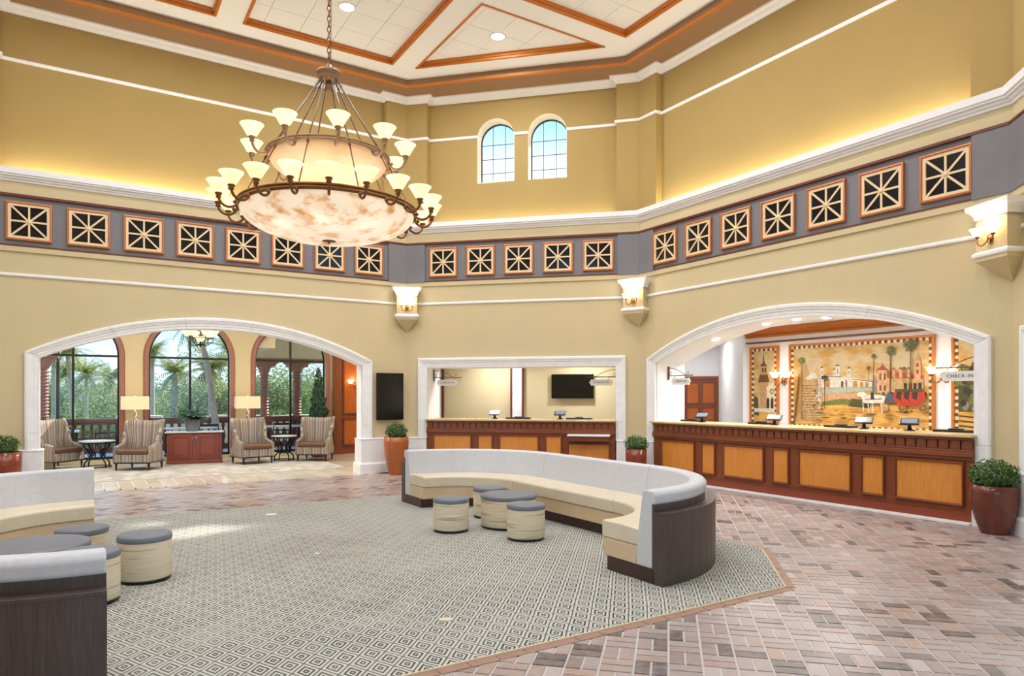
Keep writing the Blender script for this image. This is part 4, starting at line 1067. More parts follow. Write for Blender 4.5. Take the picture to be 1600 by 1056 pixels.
lay = [(tC(a, -.05) + .02, tC(b, -.05) - .02, .25, .745) for a, b in ((1035, 1086), (1097, 1118), (1131, 1194), (1208, 1233), (1249, 1330), (1347, 1382), (1400, 1506))]
desk('long cherry check-in desk with granite top under the arch by the murals', 'C', .458, 6.06, lay)
lay = [(tB(a, -.05), tB(b, -.05), .25, .80) for a, b in ((679, 735), (748, 768), (782, 840), (854, 876))] + [(tB(889, -.05), tB(951, -.05), .25, .62)]
lay = [(a, b, z0, min(z1, .77)) for a, b, z0, z1 in lay]
dB = desk('cherry desk with granite top in the straight-topped opening behind the sofa', 'B', .48, 4.46, lay)
mb = MB(); a, b = tB(887, -.2), tB(953, -.2); mb.box(a, b, -.3, -.05, .80, .835); mb.build('low_shelf', M['white'], dB, .005)
mb = MB(); mb.box(a + .02, b - .02, -.26, -.05, .70, .80); mb.build('shelf_apron', M['cherry'], dB, .005)

def terminal(k, t, d, label, group, rot=0, zt=1.12):
    s = wall_root('payment_terminal', k, label, 'card terminal', t, d, zt, group); s.rotation_euler.z += rot
    mb = MB(); mb.lathe([(.07, 0), (.07, .01), (.03, .02), (.022, .07), (.03, .1)], 16); mb.build('stand', M['black'], s)
    mb = MB(); mb.box(-.12, .12, -.09, .09, -.012, .012); o = mb.build('tablet', M['black'], s, .008); o.location = (0, 0, .125); o.rotation_euler = (R(26), 0, 0)
    mb = MB(); mb.box(-.095, .095, -.068, .068, .012, .0145); mb.build('display', M['tablet_glass'], o)
def tray(k, t, d, w, label, group, zt=1.12):
    s = wall_root('keyboard_tray', k, label, 'keyboard', t, d, zt, group)
    mb = MB(); mb.box(-w / 2, w / 2, -.09, .09, 0, .03); mb.build('tray', M['black'], s, .006)
    mb = MB(); mb.box(-.08, .08, -.05, .05, .03, .048); mb.build('key_block', M['iron'], s, .006)
g = 'payment terminals on the arched desk'
for px, lab in ((1097, 'black card terminal on desk in front of the cherry door'), (1210, 'black card terminal on desk below the gap between church and plaza paintings'), (1350, 'black card terminal on desk below the plaza painting, beside a keyboard tray'), (1421, 'black card terminal standing alone on desk below the painted carriage')):
    terminal('C', tC(px, .35), .35, lab, g, R(25))
for px, w_, lab in ((1081, .42, 'flat black keyboard tray on desk by the cherry door'), (1189, .42, 'flat black keyboard tray on desk below the church painting'), (1314, .45, 'flat black keyboard tray on desk below the plaza painting'), (1494, .52, 'flat black keyboard tray on desk under the hanging sign at the arch end')):
    tray('C', tC(px, .5), .5, w_, lab, 'keyboard trays on the arched desk')
terminal('B', tB(773, .3), .3, 'black card terminal on the straight-topped desk near its middle', 'payment terminals on the straight-topped desk')
terminal('B', tB(875, .3), .3, 'black card terminal on the straight-topped desk under the television', 'payment terminals on the straight-topped desk')
tray('B', tB(810, .35), .35, .52, 'flat black keyboard tray on desk below the white pilaster', 'keyboard trays on the straight-topped desk')
tray('B', tB(905, .35), .35, .54, 'flat black keyboard tray on desk below the television', 'keyboard trays on the straight-topped desk')

# ---------------------------------------------------------------- hanging signs
def hang_sign(k, t, d, s, z, L, w, label):
    r = wall_root('hanging_sign', k, label, 'sign', t, d, z, 'hanging check-in signs')
    mb = MB(); mb.box(-.012, .012, -.012, .012, -.08, .18); mb.v = [(x * s + s * .012, y, zz) for x, y, zz in mb.v]
    mb.tube([(0, 0, 0), (s * L, 0, 0)], .009, 8); mb.tube([(s * L, 0, 0), (s * (L + .03), 0, 0)], [.016, .002], 8)
    pts = [(s * (.03 + (L - .18) * q / 12), 0, .15 * math.cos(q / 12 * math.pi / 2) + .0) for q in range(13)]; mb.tube(pts, .006, 6)
    for cx, r0 in ((.06, .035), (L - .1, .03)):
        mb.tube([(s * cx + r0 * (1 - q / 22) * math.cos(q * .5), 0, .04 + r0 * (1 - q / 22) * math.sin(q * .5)) for q in range(14)], .004, 6)
    mb.build('iron_bracket', M['bracket'], r)
    c = s * (L * .5 + .02); h = .065
    for q in (-w * .32, w * .32):
        mb = MB(); mb.tube([(c + q, 0, 0), (c + q, 0, -.06)], .006, 6); mb.build('hanger', M['bracket'], r)
    pl = []
    for (x, zz) in ((-w / 2, 0), (-w / 2 + .03, .035), (-w / 2 + .035, h), (w / 2 - .035, h), (w / 2 - .03, .035), (w / 2, 0), (w / 2 - .03, -.035), (w / 2 - .035, -h), (-w / 2 + .035, -h), (-w / 2 + .03, -.035)): pl.append((c + x, -.05 - h + zz))
    mb = MB(); mb.prism_y(pl, -.012, .012); bd = mb.build('sign_board', M['sign'], r, .002)
    cu = bpy.data.curves.new('lettering', 'FONT'); cu.body = 'CHECK-IN'; cu.size = .062; cu.align_x = 'CENTER'; cu.align_y = 'CENTER'; cu.extrude = .001; cu.space_character = 1.15
    tmp = bpy.data.objects.new('lettering_tmp', cu); COL.objects.link(tmp)
    dg = bpy.context.evaluated_depsgraph_get(); me = bpy.data.meshes.new_from_object(tmp.evaluated_get(dg)); bpy.data.objects.remove(tmp)
    me.materials.clear(); me.materials.append(M['ink'])
    ob = obj_from(me, 'lettering', r, (c, -.0135, -.05 - h), (R(90), 0, 0))
hang_sign('B', .47, .38, 1, 2.01, .62, .50, 'white CHECK-IN sign hanging by the portrait-screen end of the straight-topped opening')
hang_sign('B', 4.47, .38, -1, 2.0, .62, .50, 'white CHECK-IN sign hanging in front of the television')
hang_sign('C', .458, .33, 1, 2.0, .62, .50, 'white CHECK-IN sign hanging before the cherry door')
hang_sign('C', 6.06, .33, -1, 1.98, .62, .50, 'white CHECK-IN sign hanging in front of the grove painting')

# ================================================================== banquettes
HS = 1.045
def bpath(rho, seg):
    if seg == 0: return [(HS + rho * math.cos(w), rho * math.sin(w)) for w in [math.pi / 2 * q / 18 for q in range(19)]]
    if seg == 1: return [(HS, rho), (0, rho), (-HS, rho)]
    return [(-HS + rho * math.cos(w), rho * math.sin(w)) for w in [math.pi / 2 + math.pi / 2 * q / 18 for q in range(19)]]
def bsweep(mb, prof, seg, gap=0, sm=False, mi=0):
    cols = [bpath(r, seg) for r, z in prof]; n = len(cols[0]); rows = [[(cols[j][i][0], cols[j][i][1], prof[j][1]) for j in range(len(prof))] for i in range(n)]
    mb.loft(rows, mi, sm)
def banquette(label, u, v, flip, hs=1.045):
    global HS
    HS = hs
    x, y = UV(u, v); t = thing('curved_banquette', label, 'sofa', (x, y, .012), R(-57.9 + (180 if flip else 0)), 'curved hall banquettes')
    for seg in (0, 1, 2):
        mb = MB(); bsweep(mb, [(.995, 0), (1.60, 0), (1.60, .125), (.995, .125)], seg); mb.build('toe_kick', M['wenge_dark'], t)
        mb = MB(); bsweep(mb, [(.93, .125), (1.40, .125), (1.40, .29), (.93, .29)], seg); mb.build('seat_base', M['vinyl_tan'], t, .012)
        mb = MB(); bsweep(mb, [(.915, .292), (1.41, .292), (1.42, .44), (1.2, .452), (.935, .448), (.91, .43)], seg); mb.build('seat_cushion', M['vinyl_cream'], t, .016, seg=3)
        mb = MB(); bsweep(mb, [(1.36, .125), (1.575, .125), (1.575, .66), (1.612, .682), (1.618, .755), (1.59, .785), (1.50, .79), (1.455, .775), (1.405, .46)], seg); mb.build('backrest', M['fabric_grey'], t, .014, seg=3)
        mb = MB(); bsweep(mb, [(1.578, 0), (1.70, 0), (1.70, .59), (1.60, .59), (1.60, .675), (1.578, .675)], seg); mb.build('timber_shell', M['wenge'], t)
        mb = MB(); bsweep(mb, [(1.601, .59), (1.706, .59), (1.706, .612), (1.601, .612)], seg); mb.build('shell_cap', M['wenge'], t, .003)
banquette('pale grey C-shaped banquette with tan seat between the rug ottomans and arched desk', 1.83, 6.795, False)
banquette('pale grey C-shaped banquette with dark timber back, cut by the picture edge', 5.80, 7.08, True, .90)

def ottoman(label, x, y, r, h, group, cat='ottoman', name='round_ottoman'):
    t = thing(name, label, cat, (x, y, .012), random.uniform(0, 6), group)
    mb = MB(); mb.lathe([(r * .95, 0), (r * .95, .03)], 40); mb.build('foot_ring', M['black'], t)
    mb = MB(); mb.lathe([(r * .97, .028), (r * .985, .04), (r * .985, h - .065), (r * .97, h - .055)], 48); mb.build('woven_body', M['wicker'], t)
    mb = MB(); mb.lathe([(r * .98, h - .055), (r * 1.0, h - .045), (r * 1.0, h - .015), (r * .97, h - .004), (r * .8, h + .002), (0, h + .006)], 48); mb.build('vinyl_top', M['slate'], t)
og = 'woven round ottomans by the inner banquette'
ottoman('woven round ottoman with slate top, standing apart on chandelier side of its table', -.72, 8.08, .215, .395, og)
ottoman('woven round ottoman half hidden behind the larger woven table', -.30, 9.02, .215, .395, og)
ottoman('woven round ottoman with slate top in front of the larger woven table', .155, 7.62, .215, .395, og)
ottoman('large round woven table with slate top before the complete banquette', -.043, 8.36, .345, .40, None, 'table', 'ottoman_table')
og = 'woven round ottomans by the cut-off banquette'
ottoman('woven round ottoman with slate top standing free on the rug by the cut-off banquette', -3.19, 5.93, .215, .40, og)
ottoman('woven round ottoman squeezed between cut-off banquette back and its table', -3.27, 5.28, .215, .40, og)
ottoman('woven round ottoman behind the large table of the cut-off banquette', -3.93, 6.24, .215, .395, og)
ottoman('large round woven table with slate top inside the cut-off banquette', -3.87, 5.52, .40, .40, None, 'table', 'ottoman_table')
# ================================================================== plants
def leaf_blob(name, m, parent, c, rx, ry, rz, n, size, shell=.55, seed=1, bumpy=.15):
    rnd = random.Random(seed); mb = MB()
    for i in range(n):
        th = rnd.uniform(0, 2 * math.pi); cz = rnd.uniform(-1, 1); s = math.sqrt(1 - cz * cz)
        d = Vector((s * math.cos(th), s * math.sin(th), cz)); rr = (shell + (1 - shell) * rnd.random()) * (1 + bumpy * noise.noise(d * 2.3 + Vector((seed, 0, 0))))
        p = Vector((c[0] + d.x * rr * rx, c[1] + d.y * rr * ry, c[2] + d.z * rr * rz))
        nrm = (d + Vector((rnd.uniform(-.8, .8), rnd.uniform(-.8, .8), rnd.uniform(-.5, .9)))).normalized()
        a = nrm.cross(Vector((rnd.uniform(-1, 1), rnd.uniform(-1, 1), rnd.uniform(-1, 1)))).normalized(); b = nrm.cross(a); L = size * rnd.uniform(.7, 1.3)
        mb.add([p - a * L, p + b * L * .45, p + a * L, p - b * L * .45], [(0, 1, 2, 3)])
    return mb.build(name, m, parent, norm=False)
def planter(label, loc, r, h, m, fr, fh, prof='egg', seed=1, leaf='leaf_box', size=.022, n=1500):
    t = thing('potted_boxwood', label, 'planter', loc)
    mb = MB()
    if prof == 'egg': pr = [(r * .55, 0), (r * .62, h * .06), (r * .82, h * .3), (r * .96, h * .6), (r, h * .85), (r * .98, h), (r * .9, h), (r * .9, h * .9)]
    else: pr = [(r * .86, 0), (r * .9, h * .05), (r * .98, h * .7), (r, h), (r * .92, h), (r * .92, h * .9)]
    mb.lathe(pr, 48, cap=False); mb.lathe([(0, .0), (pr[0][0], 0)], 48, cap=False); mb.build('glazed_pot', M[m], t)
    mb = MB(); mb.lathe([(r * .9, h * .92), (0, h * .93)], 24); mb.build('soil', M['soil'], t)
    leaf_blob('clipped_foliage', M[leaf], t, (0, 0, h + fh * .38), fr, fr, fh * .62, n, size, .6, seed)
    mb = MB()
    for q in range(5): w = q * 1.3; mb.tube([(.02 * math.cos(w), .02 * math.sin(w), h * .9), (fr * .5 * math.cos(w), fr * .5 * math.sin(w), h + fh * .5)], .008, 5)
    mb.build('stem', M['bark'], t)
    return t
planter('clipped boxwood ball in tall glossy orange planter below the portrait screen', (-2.37, 13.98, 0), .255, .77, 'pot_orange', .235, .30, seed=3)
planter('clipped boxwood in dark red pot between the two desk openings', (2.36, 12.98, 0), .20, .60, 'pot_red', .24, .26, 'cyl', seed=4)
planter('clipped boxwood ball in copper brown egg-shaped planter at the end of the arched desk', (5.63, 7.97, 0), .24, .565, 'pot_brown', .27, .30, seed=5, n=2600, size=.02)
planter('clipped boxwood in red brown planter beside the lounge arch, behind the cut-off sofa', (-8.02, 10.75, 0), .255, .72, 'pot_red', .23, .27, 'cyl', seed=6)

# ================================================================== lounge furniture
SEATZ = .43
def wing_mesh():
    pts = []
    # plan path from front of one arm, round the back, to the other; y<0 is the front
    path = [(-.40, -.36), (-.41, -.15), (-.405, .05), (-.385, .2), (-.33, .31), (-.2, .36), (0, .375), (.2, .36), (.33, .31), (.385, .2), (.405, .05), (.41, -.15), (.40, -.36)]
    # resample
    P = []; 
    for i in range(len(path) - 1):
        for q in range(4): f = q / 4; P.append((path[i][0] * (1 - f) + path[i + 1][0] * f, path[i][1] * (1 - f) + path[i + 1][1] * f))
    P.append(path[-1])
    def top(x, y):
        if y < -.05: return .50 + .07 * (y + .36) / .31
        f = min(1, (y + .05) / .2); f = f ** 1.3; h = .57 + (1.05 - .57) * f
        return h + .03 * max(0, (abs(x) - .1) / .3) * f
    mb = MB(); uvs = []; L = 0; rows = []
    for i, (x, y) in enumerate(P):
        if i: L += math.hypot(x - P[i - 1][0], y - P[i - 1][1])
        q = P[min(i + 1, len(P) - 1)]; o = P[max(i - 1, 0)]; tx, ty = q[0] - o[0], q[1] - o[1]; l = math.hypot(tx, ty); nx, ny = ty / l, -tx / l
        if nx * (-x) + ny * (-y) < 0: nx, ny = -nx, -ny
        T = top(x, y); row = []
        for k in range(9):
            z = .17 + (T - .17) * k / 8; lean = .10 * max(0, (z - .45)) * (1 if y > .0 else .0) * min(1, max(0, y / .3)); fl = .10 * max(0, z - .62) * (1 if abs(x) > .3 else abs(x) / .3) - .05 * math.exp(-((z - .62) / .12) ** 2)
            row.append((x * (1 + fl * 1.6), y + lean * 1.4, z))
        for k in range(8, -1, -1):
            z = .17 + (T - .17) * k / 8; lean = .10 * max(0, (z - .45)) * min(1, max(0, y / .3)); fl = .10 * max(0, z - .62) * (1 if abs(x) > .3 else abs(x) / .3) - .05 * math.exp(-((z - .62) / .12) ** 2)
            row.append((x * (1 + fl * 1.6) + nx * .065, y + ny * .065 + lean * 1.4, z))
        rows.append(row); uvs.append(L)
    mb.loft(rows, 0, True); n = len(rows[0])
    me = mb.mesh('winged_back', M['stripe']); uvl = me.uv_layers.new(name='UVMap')
    for p in me.polygons:
        for li in p.loop_indices:
            vi = me.loops[li].vertex_index; uvl.data[li].uv = (uvs[vi // n] * .9, me.vertices[vi].co.z)
    return me
def box_uv(me, k=.9):
    uvl = me.uv_layers.new(name='UVMap')
    for p in me.polygons:
        nx = abs(p.normal.x) > abs(p.normal.y)
        for li in p.loop_indices:
            c = me.vertices[me.loops[li].vertex_index].co; uvl.data[li].uv = ((c.y if nx else c.x) * k, c.z)
def wing_chair():
    t = thing('wing_chair', '', 'chair', (0, 0, 0), 0, 'striped wing chairs in the lounge')
    me = wing_mesh(); b = obj_from(me, 'winged_back', t)
    mb = MB(); mb.box(-.37, .37, -.38, .34, .17, .35); s = mb.build('seat_base', M['stripe'], t, .015); box_uv(s.data)
    mb = MB(); mb.box(-.335, .335, -.40, .27, .352, .46); s = mb.build('leather_cushion', M['leather'], t, .04, seg=4)
    mb = MB(); mb.box(-.375, .375, -.385, .345, .15, .172); mb.build('base_rail', M['leg_dark'], t)
    for x, y in ((-.34, -.34), (.34, -.34), (-.32, .30), (.32, .30)):
        mb = MB(); mb.tube([(x, y, 0), (x, y, .155)], [.018, .03], 4, sm=False); mb.build('leg', M['leg_dark'], t)
    return t
wc = wing_chair()
spots = [(-10.12, 15.15, 75, 'striped wing chair with brown leather seat, partly hidden by the white arch jamb'),
         (-8.14, 14.95, 3, 'striped wing chair beside the red cabinet, legs in front of the lamp pier'),
         (-6.22, 16.3, 45, 'striped wing chair between the red cabinet and the round iron scroll table'),
         (-4.9, 17.05, 0, 'striped wing chair in front of the dark cone topiary')]
ws = [wc] + [copy_tree(wc) for _ in spots[1:]]
for o, (x, y, a, lab) in zip(ws, spots): o.location = (x, y, .008); o.rotation_euler = (0, 0, R(a)); o['label'] = lab

def scroll_table(label, x, y, h, r, rot=0, ring=False):
    t = thing('bistro_table', label, 'table', (x, y, .008), R(rot), 'iron scroll tables in the lounge')
    mb = MB(); mb.lathe([(r * .96, h - .03), (r, h - .02), (r, h - .006), (r * .98, h)], 40); mb.build('stone_top', M['table_top'], t)
    mb = MB(); mb.tube([(r * .93 * math.cos(w), r * .93 * math.sin(w), h - .045) for w in [2 * math.pi * q / 32 for q in range(32)]], .016, 6, closed=True); mb.build('top_rim', M['iron'], t)
    for k in range(4):
        w = R(45 + 90 * k); c, s = math.cos(w), math.sin(w); mb = MB()
        pts = [(r * .85, h - .05), (r * .80, h * .8), (r * .55, h * .62), (r * .42, h * .48), (r * .55, h * .32), (r * .78, h * .2), (r * .82, h * .08), (r * .80, .0)]
        mb.tube([(p * c, p * s, z) for p, z in pts], .016, 6)
        sp_ = [(r * .45 + .10 * (1 - q / 26) * math.cos(q * .42), h * .52 + .12 * (1 - q / 26) * math.sin(q * .42)) for q in range(20)]
        mb.tube([(p * c, p * s, z) for p, z in sp_], .010, 6); mb.build('scroll_leg', M['iron'], t)
    mb = MB()
    for rr, z in ((r * .5, h * .32), (r * .8, .02)):
        mb.tube([(rr * math.cos(q), rr * math.sin(q), z) for q in [2 * math.pi * q / 28 for q in range(28)]], .012, 6, closed=True)
    mb.build('foot_ring', M['iron'], t)
scroll_table('round pale-topped iron scroll table beside the wing chair hidden by the arch jamb', -9.3, 15.3, .60, .36, 20)
scroll_table('round pale-topped iron scroll table between the wing chairs near the topiary', -5.66, 16.95, .62, .31, 0)

def cabinet():
    x, y = -7.58, 16.3
    t = thing('cabinet', 'low cherry red two-door cabinet with pale top under the fern pot', 'cabinet', (x, y, .008), R(ANG['A'] - 10))
    w, d, h = 1.2, .45, .72
    mb = MB(); mb.box(-w / 2, w / 2, 0, d, .0, h); mb.build('carcass', M['cabinet_red'], t, .006)
    mb = MB(); mb.box(-w / 2 - .04, w / 2 + .04, -.05, d + .03, h, h + .03); mb.build('stone_top', M['table_top'], t, .008)
    mb = MB(); mb.box(-w / 2 - .01, w / 2 + .01, -.02, d, 0, .08); mb.build('plinth', M['cabinet_red'], t, .006)
    for s in (-1, 1):
        cx = s * (w / 4 - .01); mb = MB(); mb.box(cx - .24, cx + .24, -.022, 0, .10, h - .03); dd = mb.build('door', M['cabinet_red'], t, .004)
        mb = MB(); mb.box(cx - .15, cx + .15, -.03, -.018, .20, h - .13); mb.build('door_panel', M['cabinet_red'], dd, .008)
        mb = MB()
        for bx in ((cx - .19, cx + .19, h - .11, h - .09), (cx - .19, cx + .19, .16, .18), (cx - .19, cx - .17, .16, h - .09), (cx + .17, cx + .19, .16, h - .09)): mb.box(bx[0], bx[1], -.036, -.018, bx[2], bx[3])
        mb.build('panel_bead', M['cherry'], dd)
        mb = MB(); mb.tube([(s * .035, -.035, h - .20), (s * .035, -.04, h - .14), (s * .035, -.035, h - .08)], .006, 6); mb.build('handle', M['chrome'], dd)
        mb = MB(); mb.lathe([(0, 0), (.012, .004), (.012, .012), (0, .016)], 10, (s * .035, -.035, h - .25)); mb.build('keyhole', M['chrome'], dd)
    return t
cabinet()
# fern on the cabinet
def fronds(mb, n, L, droop, up, seed, w=.012, c=(0, 0, 0), leafl=.05):
    rnd = random.Random(seed)
    for i in range(n):
        an = 2 * math.pi * i / n + rnd.uniform(-.2, .2); e = up * rnd.uniform(.5, 1.2); LL = L * rnd.uniform(.7, 1.1); prev = None
        for k in range(9):
            f = k / 8; rr = LL * f; z = e * f - droop * f * f
            p = Vector((c[0] + rr * math.cos(an), c[1] + rr * math.sin(an), c[2] + z))
            if prev is not None:
                d = (p - prev).normalized(); sd_ = d.cross(Vector((0, 0, 1))).normalized(); ll = leafl * math.sin(math.pi * min(1, f * .9 + .12))
                for s in (-1, 1): mb.add([prev, p, p + sd_ * s * ll + d * ll * .5 - Vector((0, 0, ll * .3)), prev + sd_ * s * ll * .9 + d * ll * .3 - Vector((0, 0, ll * .2))], [(0, 1, 2), (0, 2, 3)])
            prev = p
t = thing('potted_fern', 'blue green fern in a grey ceramic pot on the red cabinet', 'plant', (-7.72, 16.5, .758))
mb = MB(); mb.lathe([(.13, 0), (.14, .03), (.17, .2), (.19, .29), (.16, .29)], 28); mb.build('ceramic_pot', M['grey_cer'], t)
mb = MB(); fronds(mb, 60, .46, .34, .42, 5, c=(0, 0, .26), leafl=.06); fronds(mb, 36, .26, .06, .40, 8, c=(0, 0, .26), leafl=.055); mb.build('fronds', M['leaf_blue'], t, norm=False)
# topiary
t = thing('cone_topiary', 'tall dark green cone topiary in a pot behind the last wing chair', 'plant', (-5.12, 18.05, 0))
mb = MB(); mb.lathe([(.16, 0), (.2, .05), (.24, .45), (.21, .45)], 28); mb.build('pot', M['pot_red'], t)
mb = MB(); rnd = random.Random(3)
for i in range(3600):
    f = rnd.random() ** .7; z = .45 + (1 - f) * 1.95 if False else .45 + 1.98 * (1 - math.sqrt(rnd.random())); rr = .36 * (1 - (z - .45) / 2.0) * (1 + .16 * math.sin(z * 22)) + .02
    an = rnd.uniform(0, 6.283); rr *= rnd.uniform(.7, 1.0); p = Vector((rr * math.cos(an), rr * math.sin(an), z)); nn = Vector((math.cos(an) + rnd.uniform(-.7, .7), math.sin(an) + rnd.uniform(-.7, .7), rnd.uniform(-.2, 1))).normalized()
    a = nn.cross(Vector((rnd.uniform(-1, 1), rnd.uniform(-1, 1), .3))).normalized(); b = nn.cross(a); L = .035
    mb.add([p - a * L, p + b * L * .5, p + a * L, p - b * L * .5], [(0, 1, 2, 3)])
mb.build('clipped_foliage', M['leaf_dark'], t, norm=False)
mb = MB(); mb.tube([(0, 0, .4), (0, 0, 2.2)], [.03, .008], 8); mb.build('stem', M['bark'], t)
# lamps against the piers
def lamp(label, u):
    x, y = AU(u, -4.62); t = thing('floor_lamp', label, 'lamp', (x, y, 0), R(ANG['A']), 'crystal-stem lamps')
    mb = MB(); mb.box(-.12, .12, -.12, .12, 0, .03); mb.build('base', M['chrome'], t, .005)
    mb = MB(); mb.tube([(0, 0, .03), (0, 0, .9)], .012, 8)
    for s in (-1, 1): mb.tube([(s * .035 * math.cos(q * .35), .035 * math.sin(q * .35) * s, .9 + q * .016) for q in range(24)], .011, 6)
    mb.tube([(0, 0, .9), (0, 0, 1.6)], .006, 6); mb.build('twisted_stem', M['chrome'], t)
    mb = MB(); a = [(-.29, -.14), (.29, -.14), (.29, .14), (-.29, .14)]
    mb.loft([[(p[0] * s, p[1] * s, z) for p in a] for z, s in ((1.29, 1), (1.60, .99), (1.60, .97), (1.29, .98), (1.29, 1))], caps=False); mb.build('lamp_shade', M['lampshade'], t)
    mb = MB(); mb.lathe([(0, 1.60), (.012, 1.61), (.012, 1.635), (0, 1.645)], 10); mb.build('finial', M['chrome'], t)
    point_light('lamp_bulb', (0, 0, 1.45), 3, .05, parent=t)
lamp('lamp with cream box shade against the pier behind the red cabinet side chair', 4.88)
lamp('lamp with cream box shade against the pier by the star-columned window', 2.37)

# ================================================================== chandelier
def chandelier():
    X, Y = -1.885, 7.03
    t = thing('chandelier', 'two-tier alabaster bowl chandelier with bronze arms hanging on a long chain', 'chandelier', (X, Y, 0), R(-3))
    def ringm(R0, z, r=.022):
        mb = MB(); 
        for q, zz, rr in ((R0, z, r), (R0 + .012, z + .03, r * .6)): mb.tube([(q * math.cos(w), q * math.sin(w), zz) for w in [2 * math.pi * k / 72 for k in range(72)]], rr, 8, closed=True)
        return mb
    def bowl(R0, z, dep, th=.015, n=72):
        mb = MB(); pr = []
        for q in range(15): w = math.pi / 2 * q / 14; pr.append((R0 * math.sin(w) ** .92 if q else 0, z - dep * math.cos(w) ** 1.15 if q < 14 else z))
        inner = [(max(0, r - th), zz + th) for r, zz in pr[::-1]]
        mb.lathe(pr + inner, n, cap=False); return mb
    ringm(.875, 3.49).build('lower_ring', M['bronze'], t); bowl(.865, 3.47, .275).build('lower_bowl', M['alab_low'], t)
    ringm(.60, 4.03, .018).build('upper_ring', M['brass'], t); bowl(.59, 4.02, .235).build('upper_bowl', M['alab_up'], t)
    mb = MB(); mb.lathe([(0, 3.16), (.01, 3.17), (.012, 3.19), (.07, 3.195), (.075, 3.205), (0, 3.215)], 20); mb.build('finial', M['bronze'], t)
    mb = MB(); mb.lathe([(0, 4.84), (.10, 4.85), (.11, 4.87), (.10, 4.90), (.13, 4.915), (.12, 4.94), (.05, 4.96), (.02, 5.02), (0, 5.03)], 24); mb.tube([(0, 0, 4.74), (0, 0, 4.86)], .03, 8); mb.build('canopy_hub', M['brass'], t)
    for k in range(10):
        w = 2 * math.pi * (k + .5) / 10; c, s = math.cos(w), math.sin(w); mb = MB()
        mb.tube([(.08 * c, .08 * s, 4.86), (.60 * c, .60 * s, 4.05)], .008, 6); mb.lathe([(0, -.02), (.018, 0), (0, .02)], 8, (.12 * c, .12 * s, 4.80)); mb.build('suspension_rod', M['rod'], t)
        mb = MB(); mb.tube([(.61 * c, .61 * s, 4.02), (.87 * c, .87 * s, 3.50)], .007, 6); mb.lathe([(0, -.03), (.016, 0), (0, .03)], 8, (.62 * c, .62 * s, 4.0)); mb.build('suspension_rod', M['bronze'], t)
    def arms(n, R0, R1, z0, zs, ph, m, sc=1):
        am = MB(); pts = []
        for q in range(15):
            f = q / 14; w = math.pi * f; pts.append((R0 + (R1 - R0) * (.5 - .5 * math.cos(w)), 0, z0 + (-.075 * math.sin(w)) + (zs - z0 - .03) * max(0, (f - .5) * 2) ** 1.4))
        am.tube(pts, .013 * sc, 8); am.lathe([(.012, 0), (.026, .012), (.02, .03), (.034, .045), (.03, .06)], 12, (R1, 0, zs - .055))
        am.lathe([(0, -.022), (.022, 0), (0, .022)], 10, (R0 + .03, 0, z0 - .02)); ame = am.mesh('arm', M[m])
        sm = MB(); bell(sm, (R1, 0, zs), .112, .115, 24); sme = sm.mesh('shade', M['shade_glass'])
        for k in range(n):
            w = ph + 2 * math.pi * k / n; a = obj_from(ame, 'arm', t, rot=(0, 0, w)); obj_from(sme, 'shade', a)
    arms(20, .885, 1.06, 3.48, 3.525, R(-90 + 0), 'bronze'); arms(10, .61, .78, 4.02, 4.09, R(-90 - 12), 'brass')
    mb = MB(); z = 5.02; k = 0; lk = MB()
    while z < 8.1:
        w = (k % 2) * math.pi / 2; pts = []
        for q in range(12): an = 2 * math.pi * q / 12; pts.append((.018 * math.cos(an) * math.cos(w), .018 * math.cos(an) * math.sin(w), z + .034 * math.sin(an) + .034))
        mb.tube(pts, .0055, 5, closed=True); z += .054; k += 1
    mb.tube([(.02, .0, 5.02), (.024, .005, 8.1)], .004, 5); mb.build('chain', M['bronze'], t)
    mb = MB(); mb.lathe([(0, 8.06), (.08, 8.07), (.11, 8.1), (.11, 8.14), (0, 8.14)], 24); mb.build('ceiling_rose', M['brass'], t)
    for k in range(8): w = 2 * math.pi * k / 8 + .2; point_light('bowl_bulb', (.55 * math.cos(w), .55 * math.sin(w), 3.37), BULB_W, .03, parent=t)
    for k in range(4): w = 2 * math.pi * k / 4 + .5; point_light('bowl_bulb', (.28 * math.cos(w), .28 * math.sin(w), 3.96), BULB_W * .1, .035, parent=t)
    for k in range(8): w = 2 * math.pi * k / 8; point_light('arm_bulb', (1.06 * math.cos(w), 1.06 * math.sin(w), 3.72), BULB_W * .5, .08, parent=t)
chandelier()
# lounge chandelier
def small_chandelier():
    x, y = AU(3.75, -2.5); t = thing('lounge_chandelier', 'small iron chandelier with cream bell shades hanging in the lounge arch', 'chandelier', (x, y, 0))
    mb = MB(); mb.tube([(0, 0, 2.72), (0, 0, 4.3)], .012, 8); mb.lathe([(0, 2.66), (.03, 2.7), (.02, 2.76), (0, 2.78)], 12); mb.build('stem', M['iron'], t)
    mb = MB(); mb.tube([(.24 * math.cos(q), .24 * math.sin(q), 2.86) for q in [2 * math.pi * k / 30 for k in range(30)]], .01, 6, closed=True)
    mb.build('iron_ring', M['iron'], t)
    for k in range(6):
        w = 2 * math.pi * k / 6 + .3; c, s = math.cos(w), math.sin(w); mb = MB()
        mb.tube([(.01 * c, .01 * s, 2.74), (.14 * c, .14 * s, 2.70), (.24 * c, .24 * s, 2.78), (.27 * c, .27 * s, 2.90)], .009, 6); mb.build('arm', M['iron'], t)
        mb = MB(); bell(mb, (.27 * c, .27 * s, 2.90), .11, .12); mb.build('shade', M['shade_glass'], t)
    mb = MB(); bell(mb, (0, 0, 2.79), .13, .10); mb.build('shade', M['shade_glass'], t)
    point_light('bulb', (0, 0, 3.1), 15, .1, parent=t)
small_chandelier()
